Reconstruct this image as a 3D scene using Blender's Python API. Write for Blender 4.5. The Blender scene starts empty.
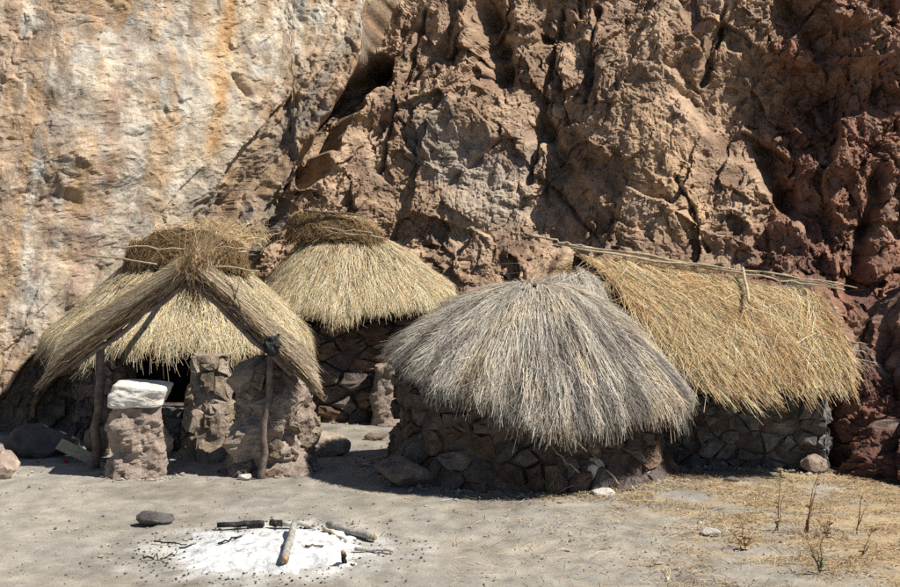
import bpy, bmesh, math, random
import numpy as np
from mathutils import Vector, Matrix

# ------------------------------------------------------------------ camera, sky, sun, exposure
scn = bpy.context.scene
C = bpy.context.collection
R = math.radians
CAM_H = 3.8
cam_d = bpy.data.cameras.new('camera')
cam = bpy.data.objects.new('camera', cam_d)
C.objects.link(cam)
cam.location = (0, 0, CAM_H)
cam.rotation_euler = (R(90), 0, 0)
cam_d.sensor_width = 36
cam_d.lens = 50
cam_d.shift_y = -0.095
cam_d.clip_end = 3000
scn.camera = cam

SUN_EL, SUN_AZ = 51.0, 16.0          # from the right, a little from the viewer's side
sd = Vector((math.cos(R(SUN_EL)) * math.cos(R(SUN_AZ)), -math.cos(R(SUN_EL)) * math.sin(R(SUN_AZ)), math.sin(R(SUN_EL))))
world = bpy.data.worlds.new('World')
scn.world = world
world.use_nodes = True
wn = world.node_tree.nodes
bg = wn['Background']
sky = wn.new('ShaderNodeTexSky')
sky.sky_type = 'NISHITA'
sky.sun_disc = False
sky.sun_elevation = R(SUN_EL)
sky.sun_rotation = R(90 + SUN_AZ)
sky.altitude = 1500
world.node_tree.links.new(sky.outputs[0], bg.inputs[0])
bg.inputs[1].default_value = 0.05
sun_d = bpy.data.lights.new('sun', 'SUN')
sun_d.energy = 5.0
sun_d.angle = R(0.5)
sun_d.color = (1.0, 0.93, 0.82)
sun = bpy.data.objects.new('sun', sun_d)
C.objects.link(sun)
sun.location = sd * 40
sun.rotation_euler = sd.to_track_quat('Z', 'Y').to_euler()
scn.view_settings.view_transform = 'Standard'
scn.view_settings.look = 'None'
scn.view_settings.gamma = 1
scn.view_settings.exposure = 0.48
scn.view_settings.use_curve_mapping = False
scn.cycles.max_bounces = 5
scn.cycles.diffuse_bounces = 1
scn.cycles.use_denoising = False

random.seed(7)
rng = np.random.default_rng(11)
TAU = 2 * math.pi

# ------------------------------------------------------------------ numpy noise
def _h(ix, iy, iz, s):
    n = (ix.astype(np.int64) * 374761393 + iy.astype(np.int64) * 668265263 + iz.astype(np.int64) * 2147483647 + s * 974634777) & 0xffffffff
    n = ((n ^ (n >> 13)) * 1274126177) & 0xffffffff
    n = ((n ^ (n >> 16)) * 2246822519) & 0xffffffff
    n = n ^ (n >> 15)
    return (n & 0xffffff) / float(0x1000000)

def noise2(x, y, s=0):
    x, y = np.broadcast_arrays(np.asarray(x, float), np.asarray(y, float))
    ix, iy = np.floor(x), np.floor(y)
    fx, fy = x - ix, y - iy
    z = np.zeros(1, np.int64)
    u, v = fx * fx * fx * (fx * (fx * 6 - 15) + 10), fy * fy * fy * (fy * (fy * 6 - 15) + 10)
    def g(ax, ay):
        a = _h(ix + ax, iy + ay, z, s) * TAU
        return np.cos(a) * (fx - ax) + np.sin(a) * (fy - ay)
    a, b, c, d = g(0, 0), g(1, 0), g(0, 1), g(1, 1)
    return 1.4 * ((a * (1 - u) + b * u) * (1 - v) + (c * (1 - u) + d * u) * v)

def fbm2(x, y, s=0, o=4, g=.5):
    t, a, f = 0, 1, 1
    for k in range(o):
        t = t + a * noise2(x * f + 17.3 * k, y * f - 9.1 * k, s + k)
        a *= g; f *= 2.03
    return t

def ridged2(x, y, s=0, o=4, g=.5):
    t, a, f = 0, 1, 1
    for k in range(o):
        t = t + a * (1 - 2 * np.abs(noise2(x * f + 7.3 * k, y * f - 3.1 * k, s + k)))
        a *= g; f *= 2.1
    return t * .5

def noise3(x, y, z, s=0):
    ix, iy, iz = np.floor(x), np.floor(y), np.floor(z)
    fx, fy, fz = x - ix, y - iy, z - iz
    u, v, w = [q * q * (3 - 2 * q) for q in (fx, fy, fz)]
    def g(a, b, c):
        return _h(ix + a, iy + b, iz + c, s) * 2 - 1
    x0 = (g(0,0,0) * (1 - u) + g(1,0,0) * u) * (1 - v) + (g(0,1,0) * (1 - u) + g(1,1,0) * u) * v
    x1 = (g(0,0,1) * (1 - u) + g(1,0,1) * u) * (1 - v) + (g(0,1,1) * (1 - u) + g(1,1,1) * u) * v
    return x0 * (1 - w) + x1 * w

def fbm3(p, sc, s=0, o=4):
    t, a, f = 0, 1, sc
    for k in range(o):
        t = t + a * noise3(p[..., 0] * f + 3.1 * k, p[..., 1] * f - 5.7 * k, p[..., 2] * f + 1.9 * k, s + k)
        a *= .5; f *= 2.05
    return t

def worley(x, y, s=0):
    """nearest jittered cell: distance, second distance, three random values, offset to the cell point"""
    ix, iy = np.floor(x), np.floor(y)
    z = np.zeros(1, np.int64)
    d1 = np.full(x.shape, 9.0); d2 = np.full(x.shape, 9.0)
    cx = np.zeros(x.shape); cy = np.zeros(x.shape); ox = np.zeros(x.shape); oy = np.zeros(x.shape)
    for i in (-1, 0, 1):
        for j in (-1, 0, 1):
            px = ix + i + .1 + .8 * _h(ix + i, iy + j, z, s)
            py = iy + j + .1 + .8 * _h(ix + i, iy + j, z, s + 1)
            d = (px - x) ** 2 + (py - y) ** 2
            m = d < d1
            d2 = np.where(m, d1, np.minimum(d2, d))
            d1 = np.where(m, d, d1)
            cx = np.where(m, ix + i, cx); cy = np.where(m, iy + j, cy)
            ox = np.where(m, x - px, ox); oy = np.where(m, y - py, oy)
    r = [_h(cx, cy, z, s + 2 + k) for k in range(3)]
    return np.sqrt(d1), np.sqrt(d2), r, ox, oy

def facets(x, y, s, off, tilt, crack=0, cw=.06):
    """broken rock: each cell a tilted plane of its own depth"""
    d1, d2, r, ox, oy = worley(x, y, s)
    d = off * (2 * r[0] - 1) + tilt * ((2 * r[1] - 1) * ox + (2 * r[2] - 1) * oy)
    if crack:
        d = d - crack * np.exp(-((d2 - d1) / cw) ** 2)
    return d

def sst(a, b, x):
    t = np.clip((x - a) / (b - a), 0, 1)
    return t * t * (3 - 2 * t)

def mix(a, b, m):
    m = np.asarray(m)[..., None]
    return a * (1 - m) + b * m

def srgb(r, g, b):
    c = np.array((r, g, b), float) / 255
    return np.where(c <= .04045, c / 12.92, ((c + .055) / 1.055) ** 2.4)

# ------------------------------------------------------------------ mesh helpers
def np_mesh(name, V, F, col=None, smooth=False):
    V = np.asarray(V, np.float32).reshape(-1, 3)
    F = np.asarray(F, np.int32)
    me = bpy.data.meshes.new(name)
    n, k = F.shape
    me.vertices.add(len(V)); me.vertices.foreach_set('co', V.ravel())
    me.loops.add(n * k); me.loops.foreach_set('vertex_index', F.ravel())
    me.polygons.add(n)
    me.polygons.foreach_set('loop_start', np.arange(0, n * k, k, dtype=np.int32))
    me.polygons.foreach_set('loop_total', np.full(n, k, np.int32))
    me.update(calc_edges=True)
    me.polygons.foreach_set('use_smooth', np.full(n, smooth, bool))
    if col is not None:
        at = me.attributes.new('tone', 'FLOAT_COLOR', 'POINT')
        c = np.ones((len(V), 4), np.float32); c[:, :3] = np.asarray(col).reshape(-1, 3)
        at.data.foreach_set('color', c.ravel())
    return me

def grid_faces(nu, nv, wrap=False):
    i = np.arange(nu if wrap else nu - 1)[:, None]; j = np.arange(nv - 1)[None, :]
    i2 = (i + 1) % nu
    return np.stack(np.broadcast_arrays(i * nv + j, i2 * nv + j, i2 * nv + j + 1, i * nv + j + 1), -1).reshape(-1, 4)

def link(name, me, mat=None, parent=None):
    o = bpy.data.objects.new(name, me); C.objects.link(o)
    if mat is not None and me is not None and not me.materials:
        me.materials.append(mat)
    if parent is not None: o.parent = parent
    return o

def tag(o, label=None, cat=None, group=None, kind=None):
    if label: o['label'] = label
    if cat: o['category'] = cat
    if group: o['group'] = group
    if kind: o['kind'] = kind
    return o

def thing(name, label, cat, loc=(0, 0, 0), group=None):
    o = bpy.data.objects.new(name, None); C.objects.link(o)
    o.location = loc; o.empty_display_size = .2
    return tag(o, label, cat, group)

def tube_mesh(name, pts, rad, n=8, col=None, rough=0, seed=0):
    """tapered bent stick through pts with radii rad, closed ends"""
    pts = [Vector(p) for p in pts]
    V, F = [], []
    rr = random.Random(seed)
    for i, p in enumerate(pts):
        d = (pts[min(i + 1, len(pts) - 1)] - pts[max(i - 1, 0)]).normalized()
        a = d.cross(Vector((.31, .2, .93)) if abs(d.z) < .9 else Vector((1, 0, 0))).normalized()
        b = d.cross(a)
        for k in range(n):
            t = TAU * k / n
            q = rad[i] * (1 + rough * rr.uniform(-1, 1))
            V.append(p + a * math.cos(t) * q + b * math.sin(t) * q)
    for i in range(len(pts) - 1):
        for k in range(n):
            F.append((i * n + k, i * n + (k + 1) % n, (i + 1) * n + (k + 1) % n, (i + 1) * n + k))
    F.append(tuple(range(n))[::-1]); F.append(tuple((len(pts) - 1) * n + k for k in range(n)))
    me = bpy.data.meshes.new(name)
    me.from_pydata([tuple(v) for v in V], [], F)
    me.update()
    for p in me.polygons: p.use_smooth = len(p.vertices) == 4
    return me

def bent(p0, p1, n=7, wob=.03, seed=0):
    r = random.Random(seed)
    p0, p1 = Vector(p0), Vector(p1)
    out = []
    for i in range(n + 1):
        t = i / n
        w = wob * math.sin(math.pi * t) if 0 < i < n else 0
        out.append(p0.lerp(p1, t) + Vector((r.uniform(-w, w), r.uniform(-w, w), r.uniform(-w, w))))
    return out

# ------------------------------------------------------------------ materials
def nodes_of(name):
    m = bpy.data.materials.new(name); m.use_nodes = True
    nt = m.node_tree
    return m, nt, nt.nodes['Principled BSDF']

def N(nt, t, **kw):
    n = nt.nodes.new(t)
    for k, v in kw.items():
        if k in n.inputs: n.inputs[k].default_value = v
        else: setattr(n, k, v)
    return n

def rock_mat(name, dark, mid, light, scale=3.0, bump=.5, rand=.35, grain=60, bscale=9, rough=.95, attr=False, bdist=.04, contrast=(.3, .7)):
    m, nt, b = nodes_of(name)
    L = nt.links.new
    tc = N(nt, 'ShaderNodeNewGeometry')
    n1 = N(nt, 'ShaderNodeTexNoise', Scale=scale, Detail=8.0, Roughness=.65)
    L(tc.outputs['Position'], n1.inputs['Vector'])
    cr = N(nt, 'ShaderNodeValToRGB')
    e = cr.color_ramp.elements
    e[0].position, e[1].position = contrast
    e[0].color = (*dark, 1); e[1].color = (*light, 1)
    k = e.new(.5); k.color = (*mid, 1)
    L(n1.outputs['Fac'], cr.inputs[0])
    col = cr.outputs[0]
    if attr:
        at = N(nt, 'ShaderNodeAttribute', attribute_name='tone')
        mx = N(nt, 'ShaderNodeMixRGB', blend_type='MULTIPLY', Fac=1.0)
        L(at.outputs['Color'], mx.inputs[1]); L(col, mx.inputs[2]); col = mx.outputs[0]
    if rand:
        oi = N(nt, 'ShaderNodeObjectInfo')
        mr = N(nt, 'ShaderNodeMapRange'); mr.inputs['To Min'].default_value = 1 - rand; mr.inputs['To Max'].default_value = 1 + rand
        L(oi.outputs['Random'], mr.inputs['Value'])
        mx = N(nt, 'ShaderNodeMixRGB', blend_type='MULTIPLY', Fac=1.0)
        L(col, mx.inputs[1]); L(mr.outputs[0], mx.inputs[2]); col = mx.outputs[0]
    n2 = N(nt, 'ShaderNodeTexNoise', Scale=grain, Detail=4.0, Roughness=.7)
    L(tc.outputs['Position'], n2.inputs['Vector'])
    mr2 = N(nt, 'ShaderNodeMapRange'); mr2.inputs['From Min'].default_value = .3; mr2.inputs['From Max'].default_value = .7
    mr2.inputs['To Min'].default_value = .62; mr2.inputs['To Max'].default_value = 1.3
    L(n2.outputs['Fac'], mr2.inputs['Value'])
    mx = N(nt, 'ShaderNodeMixRGB', blend_type='MULTIPLY', Fac=1.0)
    L(col, mx.inputs[1]); L(mr2.outputs[0], mx.inputs[2])
    L(mx.outputs[0], b.inputs['Base Color'])
    b.inputs['Roughness'].default_value = rough
    b.inputs['Specular IOR Level'].default_value = .2
    n3 = N(nt, 'ShaderNodeTexNoise', Scale=bscale, Detail=10.0, Roughness=.72)
    L(tc.outputs['Position'], n3.inputs['Vector'])
    bp = N(nt, 'ShaderNodeBump', Strength=bump, Distance=bdist)
    L(n3.outputs['Fac'], bp.inputs['Height']); L(bp.outputs[0], b.inputs['Normal'])
    return m

def tone_mat(name, rough=.85, spec=.15, transl=0):
    m, nt, b = nodes_of(name)
    at = N(nt, 'ShaderNodeAttribute', attribute_name='tone')
    nt.links.new(at.outputs['Color'], b.inputs['Base Color'])
    b.inputs['Roughness'].default_value = rough
    b.inputs['Specular IOR Level'].default_value = spec
    if transl:
        tr = N(nt, 'ShaderNodeBsdfTranslucent'); mx = N(nt, 'ShaderNodeMixShader'); mx.inputs[0].default_value = transl
        nt.links.new(at.outputs['Color'], tr.inputs['Color'])
        nt.links.new(b.outputs[0], mx.inputs[1]); nt.links.new(tr.outputs[0], mx.inputs[2])
        nt.links.new(mx.outputs[0], nt.nodes['Material Output'].inputs['Surface'])
    return m

M_cliff = rock_mat('cliff_rock', (.62, .6, .58), (1, 1, 1), (1.28, 1.25, 1.2), scale=1.6, bump=.9, rand=0, grain=38, bscale=7, attr=True, bdist=.06)
M_ground = rock_mat('dusty_earth', (.8, .8, .8), (1, 1, 1), (1.18, 1.17, 1.15), scale=2.4, bump=.55, rand=0, grain=55, bscale=24, attr=True, bdist=.02)
M_stone = rock_mat('brown_wall_stone', (.10, .08, .072), (.185, .15, .135), (.28, .235, .21), scale=5, bump=1.0, bscale=14, bdist=.07)
M_stone_b = rock_mat('reddish_wall_stone', (.11, .07, .05), (.2, .135, .1), (.3, .215, .165), scale=5, bump=1.0, bscale=14, bdist=.07)
M_stone_g = rock_mat('grey_wall_stone', (.10, .095, .10), (.20, .19, .185), (.33, .30, .28), scale=5, bump=1.0, bscale=14, bdist=.07)
M_stone_p = rock_mat('pale_pillar_stone', (.17, .13, .10), (.30, .24, .18), (.44, .36, .28), scale=5, bump=1.0, bscale=14, bdist=.07)
M_mud = rock_mat('mud_mortar', (.08, .06, .055), (.15, .115, .10), (.23, .185, .16), scale=6, bump=.9, bscale=16, rand=.1, bdist=.06)
M_mud_p = rock_mat('pale_mud', (.26, .20, .165), (.40, .325, .27), (.50, .42, .36), scale=5, bump=1.0, bscale=11, rand=.1, bdist=.08)
M_boulder = rock_mat('boulder_rock', (.17, .13, .11), (.28, .22, .18), (.40, .33, .27), scale=4, bump=.7, bscale=10)
M_boulder_d = rock_mat('dark_boulder_rock', (.10, .09, .09), (.17, .155, .15), (.25, .23, .22), scale=4, bump=.7, bscale=10)
M_boulder_t = rock_mat('tan_boulder_rock', (.24, .19, .15), (.38, .31, .25), (.5, .42, .35), scale=4, bump=.7, bscale=10, rand=0)
M_red = rock_mat('red_boulder_rock', (.09, .04, .03), (.20, .10, .075), (.33, .2, .155), scale=2.4, bump=.9, bscale=8, rand=.15)
M_white = rock_mat('white_stone', (.55, .52, .47), (.70, .67, .62), (.80, .78, .74), scale=4, bump=.5, bscale=9, rand=0, contrast=(.25, .6))
M_palestone = rock_mat('pale_stone', (.36, .34, .31), (.48, .45, .41), (.6, .57, .52), scale=6, bump=.6, bscale=12)
M_straw = tone_mat('straw', transl=.28)
M_bed = rock_mat('packed_straw', (.06, .045, .028), (.12, .09, .055), (.2, .15, .09), scale=14, bump=.6, bscale=30, rand=0)
M_wood = rock_mat('weathered_pole', (.09, .07, .06), (.17, .135, .115), (.26, .215, .185), scale=9, bump=.4, bscale=25, rand=.15)
M_wood_p = rock_mat('bleached_pole', (.3, .24, .16), (.45, .37, .26), (.58, .5, .38), scale=9, bump=.3, bscale=25, rand=.2)
M_char = rock_mat('charcoal', (.012, .012, .012), (.03, .03, .03), (.10, .098, .095), scale=18, bump=.6, bscale=25, rand=.3)
M_bark = rock_mat('ashy_bark', (.24, .23, .20), (.42, .41, .37), (.56, .55, .51), scale=12, bump=.5, bscale=25, rand=.2)
M_cut = rock_mat('cut_wood', (.22, .14, .08), (.38, .27, .15), (.52, .40, .25), scale=20, bump=.3, bscale=30, rand=.1)
M_ash = rock_mat('white_ash', (.38, .385, .39), (.72, .74, .76), (.80, .82, .835), scale=7, bump=.8, rand=0, grain=40, bscale=12, contrast=(.33, .62))
M_weed = tone_mat('weed')
M_cloth = rock_mat('red_cloth', (.35, .02, .02), (.5, .04, .03), (.6, .06, .05), rand=0)

# ------------------------------------------------------------------ ground
def ground_h(x, y):
    x, y = np.asarray(x, float), np.asarray(y, float)
    h = .045 * fbm2(x * .35, y * .35, 301, 3) + .012 * fbm2(x * 2.1, y * 2.1, 305, 3)
    near = np.exp(-((x / 14) ** 2 + ((y - 17) / 12) ** 2))
    return h * near

def gz(x, y): return float(ground_h(np.array([x]), np.array([y]))[0])

def spread(lo, hi, step, far):
    a = np.arange(lo, hi + 1e-6, step)
    r, d, x = [], step, hi
    while x < far[1]:
        d *= 1.35; x += d; r.append(x)
    l, d, x = [], step, lo
    while x > far[0]:
        d *= 1.35; x -= d; l.append(x)
    return np.concatenate([l[::-1], a, r])

gx = spread(-9.5, 8.5, .054, (-900, 900))
gy = spread(10.5, 25.5, .054, (-900, 900))
X, Y = np.meshgrid(gx, gy, indexing='ij')
nearw = np.exp(-((X / 12) ** 2 + ((Y - 17) / 10) ** 2))
Zg = ground_h(X, Y) + nearw * (.012 * fbm2(X * 7, Y * 7, 320, 4, .6) - .008 * sst(.25, .5, noise2(X * 3.2, Y * 2.6, 330)))
c0 = np.array((.295, .28, .248)); c1 = np.array((.22, .20, .17)); c2 = np.array((.36, .325, .27)); c3 = np.array((.38, .29, .18))
lf = fbm2(X * .45, Y * .45, 340, 4)
gc = mix(np.broadcast_to(c0, X.shape + (3,)), c1, sst(.0, .5, lf) * .8)
gc = mix(gc, c2, sst(.05, .5, fbm2(X * .7 + 9, Y * .9, 350, 4)) * .6)
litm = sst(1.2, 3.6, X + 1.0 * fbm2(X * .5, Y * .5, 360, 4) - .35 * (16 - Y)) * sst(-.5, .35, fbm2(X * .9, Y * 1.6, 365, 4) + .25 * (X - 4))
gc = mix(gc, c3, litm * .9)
ASH = (-2.02, 13.85)
ra = np.hypot((X - ASH[0]) / 1.5, (Y - ASH[1]) / 1.25) + .32 * fbm2(X * 2.2, Y * 2.2, 370, 5, .6)
gc = mix(gc, np.array((.56, .565, .56)), .85 * (1 - sst(.55, 1.15, ra)))
gc = mix(gc, np.array((.36, .35, .325)), .35 * sst(-2, -7, X) )
gc = gc * (1 + .22 * fbm2(X * 3.1, Y * 3.1, 380, 4, .6))[..., None]
gme = np_mesh('ground', np.stack([X, Y, Zg], -1), grid_faces(len(gx), len(gy)), gc, smooth=True)
ground = tag(link('ground', gme, M_ground), kind='structure')

# ------------------------------------------------------------------ cliff
def curve(pts):
    a = np.array(pts, float)
    return lambda x: np.interp(x, a[:, 0], a[:, 1])

_bx = np.linspace(-60, 60, 2401)
_by = curve([(-60, 10), (-14, 20.6), (-8.8, 22.3), (-7.3, 22.9), (-6, 24.0), (-4, 25.8), (-2, 26.4), (0, 26.0), (3, 25.2), (6, 24.4), (9, 23.8), (14, 23.6), (60, 30)])(_bx)
_k = np.exp(-np.linspace(-2, 2, 25) ** 2); _k /= _k.sum()
_by = np.convolve(np.pad(_by, 12, 'edge'), _k, 'valid')
cx = spread(-9.8, 10.8, .0255, (-50, 50))
cz = spread(-.4, 9.3, .0245, (-1.5, 18))
A, Z = np.meshgrid(cx, cz, indexing='ij')
base = np.interp(A, _bx, _by)
slope = np.interp(A, _bx, np.gradient(_by, _bx))
lean = np.interp(A, [-9, -5, -3, 0, 3, 6, 9], [.27, .27, .28, .42, .50, .50, .46])

def seg(p0, p1):
    p0, p1 = np.array(p0, float), np.array(p1, float)
    d = p1 - p0
    t = np.clip(((A - p0[0]) * d[0] + (Z - p0[1]) * d[1]) / (d @ d), 0, 1)
    return np.hypot(A - p0[0] - t * d[0], Z - p0[1] - t * d[1])

wa = A + .16 * fbm2(A * .8, Z * .8, 1, 3) + .02 * fbm2(A * 5, Z * 5, 4, 2)
wz = Z + .16 * fbm2(A * .8 + 40, Z * .8, 7, 3) + .02 * fbm2(A * 5 + 40, Z * 5, 9, 2)
edge = -1.62 + (Z - 8.04) * .53 + .10 * fbm2(Z * 1.3, Z * 0 + 3, 12, 3)
dx = A - edge
slab = 1 - sst(-.03, .09, dx)
strata = slab * sst(-2.7, -.7, dx + .5 * noise2(A * .6, Z * .6, 15) + .28 * (5.2 - Z)) * sst(8.4, 6.2, Z + .3 * dx)
plain = slab * (1 - strata)
red = sst(5.7, 7.4, A + .5 * fbm2(A * .6, Z * .6, 18, 3) + .12 * (4 - Z))
midw = 1 - slab
def rough(f, sd_, o=6, g=.6): return fbm2(wa * f, wz * f, sd_, o, g)
d = np.zeros_like(A)
# broad swells
d += .45 * fbm2(A * .3, Z * .3, 21, 3) * (1 - .4 * plain)
# left slab: proud of the middle, fairly smooth
d += 1.15 * slab + .3 * slab * sst(-1.6, -.1, dx) * sst(4.0, 5.5, Z)
pits = sst(-.1, .5, fbm2(wa * 1.1, wz * .8, 39, 3))
d += plain * (.12 * fbm2(wa * .8, wz * .5, 25, 3) + .055 * rough(1.2, 26, 7, .61) + facets(wa * .75 + .2 * wz, wz * .42, 30, .05, .10) + pits * (facets(wa * 4.2, wz * 2.8, 36, .03, .08) + facets(wa * 9, wz * 7, 37, .015, .045)) )
# flaky diagonal beds under the slab's edge
s_, l_ = .885 * A - .465 * Z + .05 * fbm2(A * .9, Z * .9, 43, 3), .465 * A + .885 * Z
d += strata * (facets(s_ * 1.9, l_ * .34, 45, .24, .34) + facets(s_ * 5.5, l_ * .9, 51, .10, .15) + facets(s_ * 12, l_ * 3.2, 57, .035, .06) + facets(wa * 4.5, wz * 3.4, 58, .05, .10) + facets(wa * 11, wz * 9, 59, .018, .04) + .07 * fbm2(s_ * 3, l_ * 1.6, 62, 7, .64) - .1 * sst(-2.5, 0, dx))
# middle: blocky
ba = .94 * wa - .34 * wz; bz = .34 * wa + .94 * wz
crumb = .45 + .75 * sst(-.15, .45, fbm2(A * .75, Z * .65, 67, 3))
def pit(fr, s_, dp_, sz_, share):
    d1_, d2_, r_, ox_, oy_ = worley(wa * fr, wz * fr * .85, s_)
    return -dp_ * (r_[0] < share) * (.4 + .8 * r_[1]) * sst(sz_, sz_ * .45, d1_ + .12 * noise2(wa * fr * 3, wz * fr * 3, s_ + 7))
blocks = facets(ba * .5, bz * .36, 70, .22, .52) + facets(ba * 1.25, bz * .85, 76, .13, .36) + crumb * (facets(ba * 3.0, bz * 2.2, 82, .065, .19) + facets(ba * 6.6, bz * 5.2, 88, .03, .09)) + .075 * rough(1.2, 97, 8, .64) + pit(2.1, 400, .12, .42, .22) + pit(5.5, 410, .04, .45, .25)
# long slanting joints
for (p0_, p1_, w_, dp_) in (((-.6, 8.5), (-1.6, 4.6), .05, .3), ((2.6, 8.6), (1.7, 4.4), .06, .35), ((3.4, 8.6), (3.1, 6.2), .07, .4), ((6.3, 8.4), (5.6, 6.6), .07, .4), ((1.2, 5.4), (-.6, 3.9), .05, .25), ((4.9, 4.4), (5.4, 2.9), .05, .3), ((2.2, 4.3), (3.2, 3.1), .05, .25)):
    blocks = blocks - dp_ * np.exp(-((seg(p0_, p1_) + .09 * noise2(A * 2.3, Z * 2.3, 68)) / w_) ** 2)
calm = np.exp(-(((A - .1) / 2.1) ** 2 + ((Z - 4.0) / 1.0) ** 2))           # paler, rounder belly in the middle
calm = np.maximum(calm, .75 * np.exp(-(((A - 4.2) / 1.5) ** 2 + ((Z - 4.8) / 1.7) ** 2)))
d += midw * blocks * (1 - .55 * calm) * (1 + .1 * red)
# right: rough red rock, more upright
d += red * (facets(wa * 2.6, wz * 1.7, 102, .10, .18) + facets(wa * 6, wz * 5, 108, .035, .07) + .06 * rough(2.2, 113))
# rounded bulge left of the long slanting crack
d += .7 * np.exp(-(((A - 4.2) / 1.5) ** 2 + ((Z - 4.9) / 2.2) ** 2)) * midw
step = sst(-.1, .25, A - (5.85 - (Z - 5.5) * .66)) * sst(7.4, 6.4, Z) * sst(2.6, 3.6, Z)
d -= .6 * step
# rock apron behind the gold hut
d += 2.4 * sst(2.9, 1.3, Z + .25 * fbm2(A * .9, Z * .9, 118, 3) + .12 * (A - 4)) * sst(1.2, 2.6, A) * sst(11, 8.5, A)
# hollows and clefts
d -= 1.3 * sst(.30, .05, np.hypot((A + 1.6 + .15 * (Z - 6.9)) / 1.0, (Z - 7.1) / 2.0) + .12 * noise2(A * 3, Z * 3, 120)) * midw
d -= 1.7 * sst(.32, .12, seg((-1.75, 7.1), (-3.2, 4.6)) + .16 * noise2(A * 2.5, Z * 2.5, 121)) * sst(-.12, .02, dx)
d -= .8 * np.exp(-(seg((-2.25, 6.6), (-3.9, 4.0)) / .10) ** 2) * (1 + .6 * noise2(A * 3, Z * 3, 124))
d -= .4 * np.exp(-(seg((-3.1, 4.7), (-3.75, 3.2)) / .14) ** 2)
d -= 1.0 * np.exp(-(seg((.95, 8.6), (1.15, 7.0)) / .32) ** 2) * (1 + .8 * noise2(A * 2, Z * 2, 122))
d -= .5 * np.exp(-(seg((.2, 8.6), (-.1, 7.4)) / .22) ** 2)
d -= .55 * np.exp(-(seg((2.05, 5.7), (2.5, 4.7)) / .22) ** 2) * (1 + noise2(A * 3, Z * 3, 123))
d -= .6 * np.exp(-(seg((5.2, 6.35), (6.1, 5.0)) / .15) ** 2)
d -= .7 * np.exp(-(seg((6.75, 5.2), (7.05, 3.9)) / .22) ** 2)
d -= .7 * np.exp(-(seg((7.7, 8.4), (8.2, 7.4)) / .3) ** 2)
d -= .7 * np.exp(-(seg((8.9, 4.4), (8.0, 2.2)) / .18) ** 2)
d -= .22 * np.exp(-(seg((-5.15, 6.4), (-4.95, 6.0)) / .07) ** 2)
# knock the saw-teeth off the steps, then add the finest breakage
for ax in (0, 1):
    q = np.pad(d, [(1, 1) if k == ax else (0, 0) for k in (0, 1)], 'edge')
    sm = .68 * d + .16 * (q[2:] if ax == 0 else q[:, 2:]) + .16 * (q[:-2] if ax == 0 else q[:, :-2])
    d = d + (sm - d) * (.25 + .75 * slab)
d += midw * facets(wa * 14, wz * 12, 93, .010, .034) + slab * facets(wa * 12, wz * 13, 38, .006, .017)
# footing that spreads a little, and the set-back high up
d += .25 * sst(1.2, 0, Z)
nx = slope / np.sqrt(1 + slope ** 2); ny = -1 / np.sqrt(1 + slope ** 2)
wob = .05 * noise2(A * 2.7, Z * 2.7, 131)
PX = A + nx * d + wob
PY = base + lean * Z + ny * d + np.maximum(0, Z - 9) * .25
PZ = Z + .10 * d * (Z > .2) + .04 * noise2(A * 3.1, Z * 3.1, 133)
# rock colour: stains and mineral zones that belong to the stone
def C3(*c): return np.array(c, float)
tan_, pale, pink, grey, blue = C3(.40, .28, .18), C3(.56, .475, .37), C3(.48, .36, .28), C3(.33, .295, .26), C3(.43, .43, .405)
brown, dkbr, redc, dkred, orange = C3(.32, .205, .14), C3(.20, .13, .10), C3(.255, .14, .10), C3(.14, .08, .062), C3(.46, .285, .14)
sh = A.shape + (3,)
col = np.broadcast_to(pale, sh).copy()
n1 = fbm2(A * .5, Z * .35, 140, 4); n2 = fbm2(A * 1.1, Z * .7, 145, 4); n3 = fbm2(A * 2.5, Z * 2, 150, 4)
col = mix(col, C3(.44, .325, .235), sst(-.2, .4, n1 + .3 * (-7.0 - A)) * .9)
col = mix(col, grey, sst(.02, .4, n2) * .75)
col = mix(col, blue, sst(.0, .45, fbm2(A * 1.3 + 7, Z * .8, 155, 4) - .22 * np.abs(A + 6.0) + .32) * .85)
col = mix(col, tan_, sst(.0, .5, n3) * .7)
col = mix(col, C3(.24, .18, .135), sst(.12, .55, fbm2(A * 1.6 + 3, Z * 1.1, 157, 5, .6)) * .75)
vs_ = fbm2(A * 2.6, Z * .28, 158, 5, .6)
col = mix(col, C3(.60, .55, .47), sst(.08, .5, vs_) * .7)
col = mix(col, C3(.44, .30, .17), sst(.12, .5, -vs_) * .55)
xo = A + .09 * noise2(Z * .9, A * 0 + 2, 160)
stk = np.exp(-((xo - (-5.42 + (Z - 6.3) * .13)) / (.17 + .03 * noise2(Z * 2, A * 0, 161))) ** 2) * sst(4.2, 5.0, Z)
col = mix(col, C3(.62, .55, .43), np.exp(-((xo - (-5.42 + (Z - 6.3) * .13)) / .42) ** 2) * .7)
col = mix(col, orange, np.clip(stk * 1.15, 0, 1) * np.clip(.85 + .6 * fbm2(A * 5, Z * 1.0, 163, 5, .6), .35, .95))
col = mix(col, C3(.34, .215, .16), np.clip(.5 + .9 * fbm2(A * 5, Z * 1.2, 164, 5, .6), 0, 1) * np.exp(-((xo - (-7.1 + (Z - 5) * .06)) / .14) ** 2) * sst(7.8, 6.5, Z) * .8)
col = mix(col, C3(.52, .47, .40), np.exp(-((xo - (-6.8 + (Z - 5) * .06)) / .14) ** 2) * sst(7.8, 6.5, Z) * .6)
col = mix(col, mix(np.broadcast_to(C3(.31, .215, .14), sh), C3(.21, .175, .15), sst(-.1, .35, fbm2(s_ * 2.2, l_ * .5, 165, 4))), strata * .85)
mc = mix(np.broadcast_to(C3(.35, .245, .172), sh), C3(.45, .33, .235), sst(-.2, .4, fbm2(A * .7, Z * .6, 170, 4)))
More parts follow.
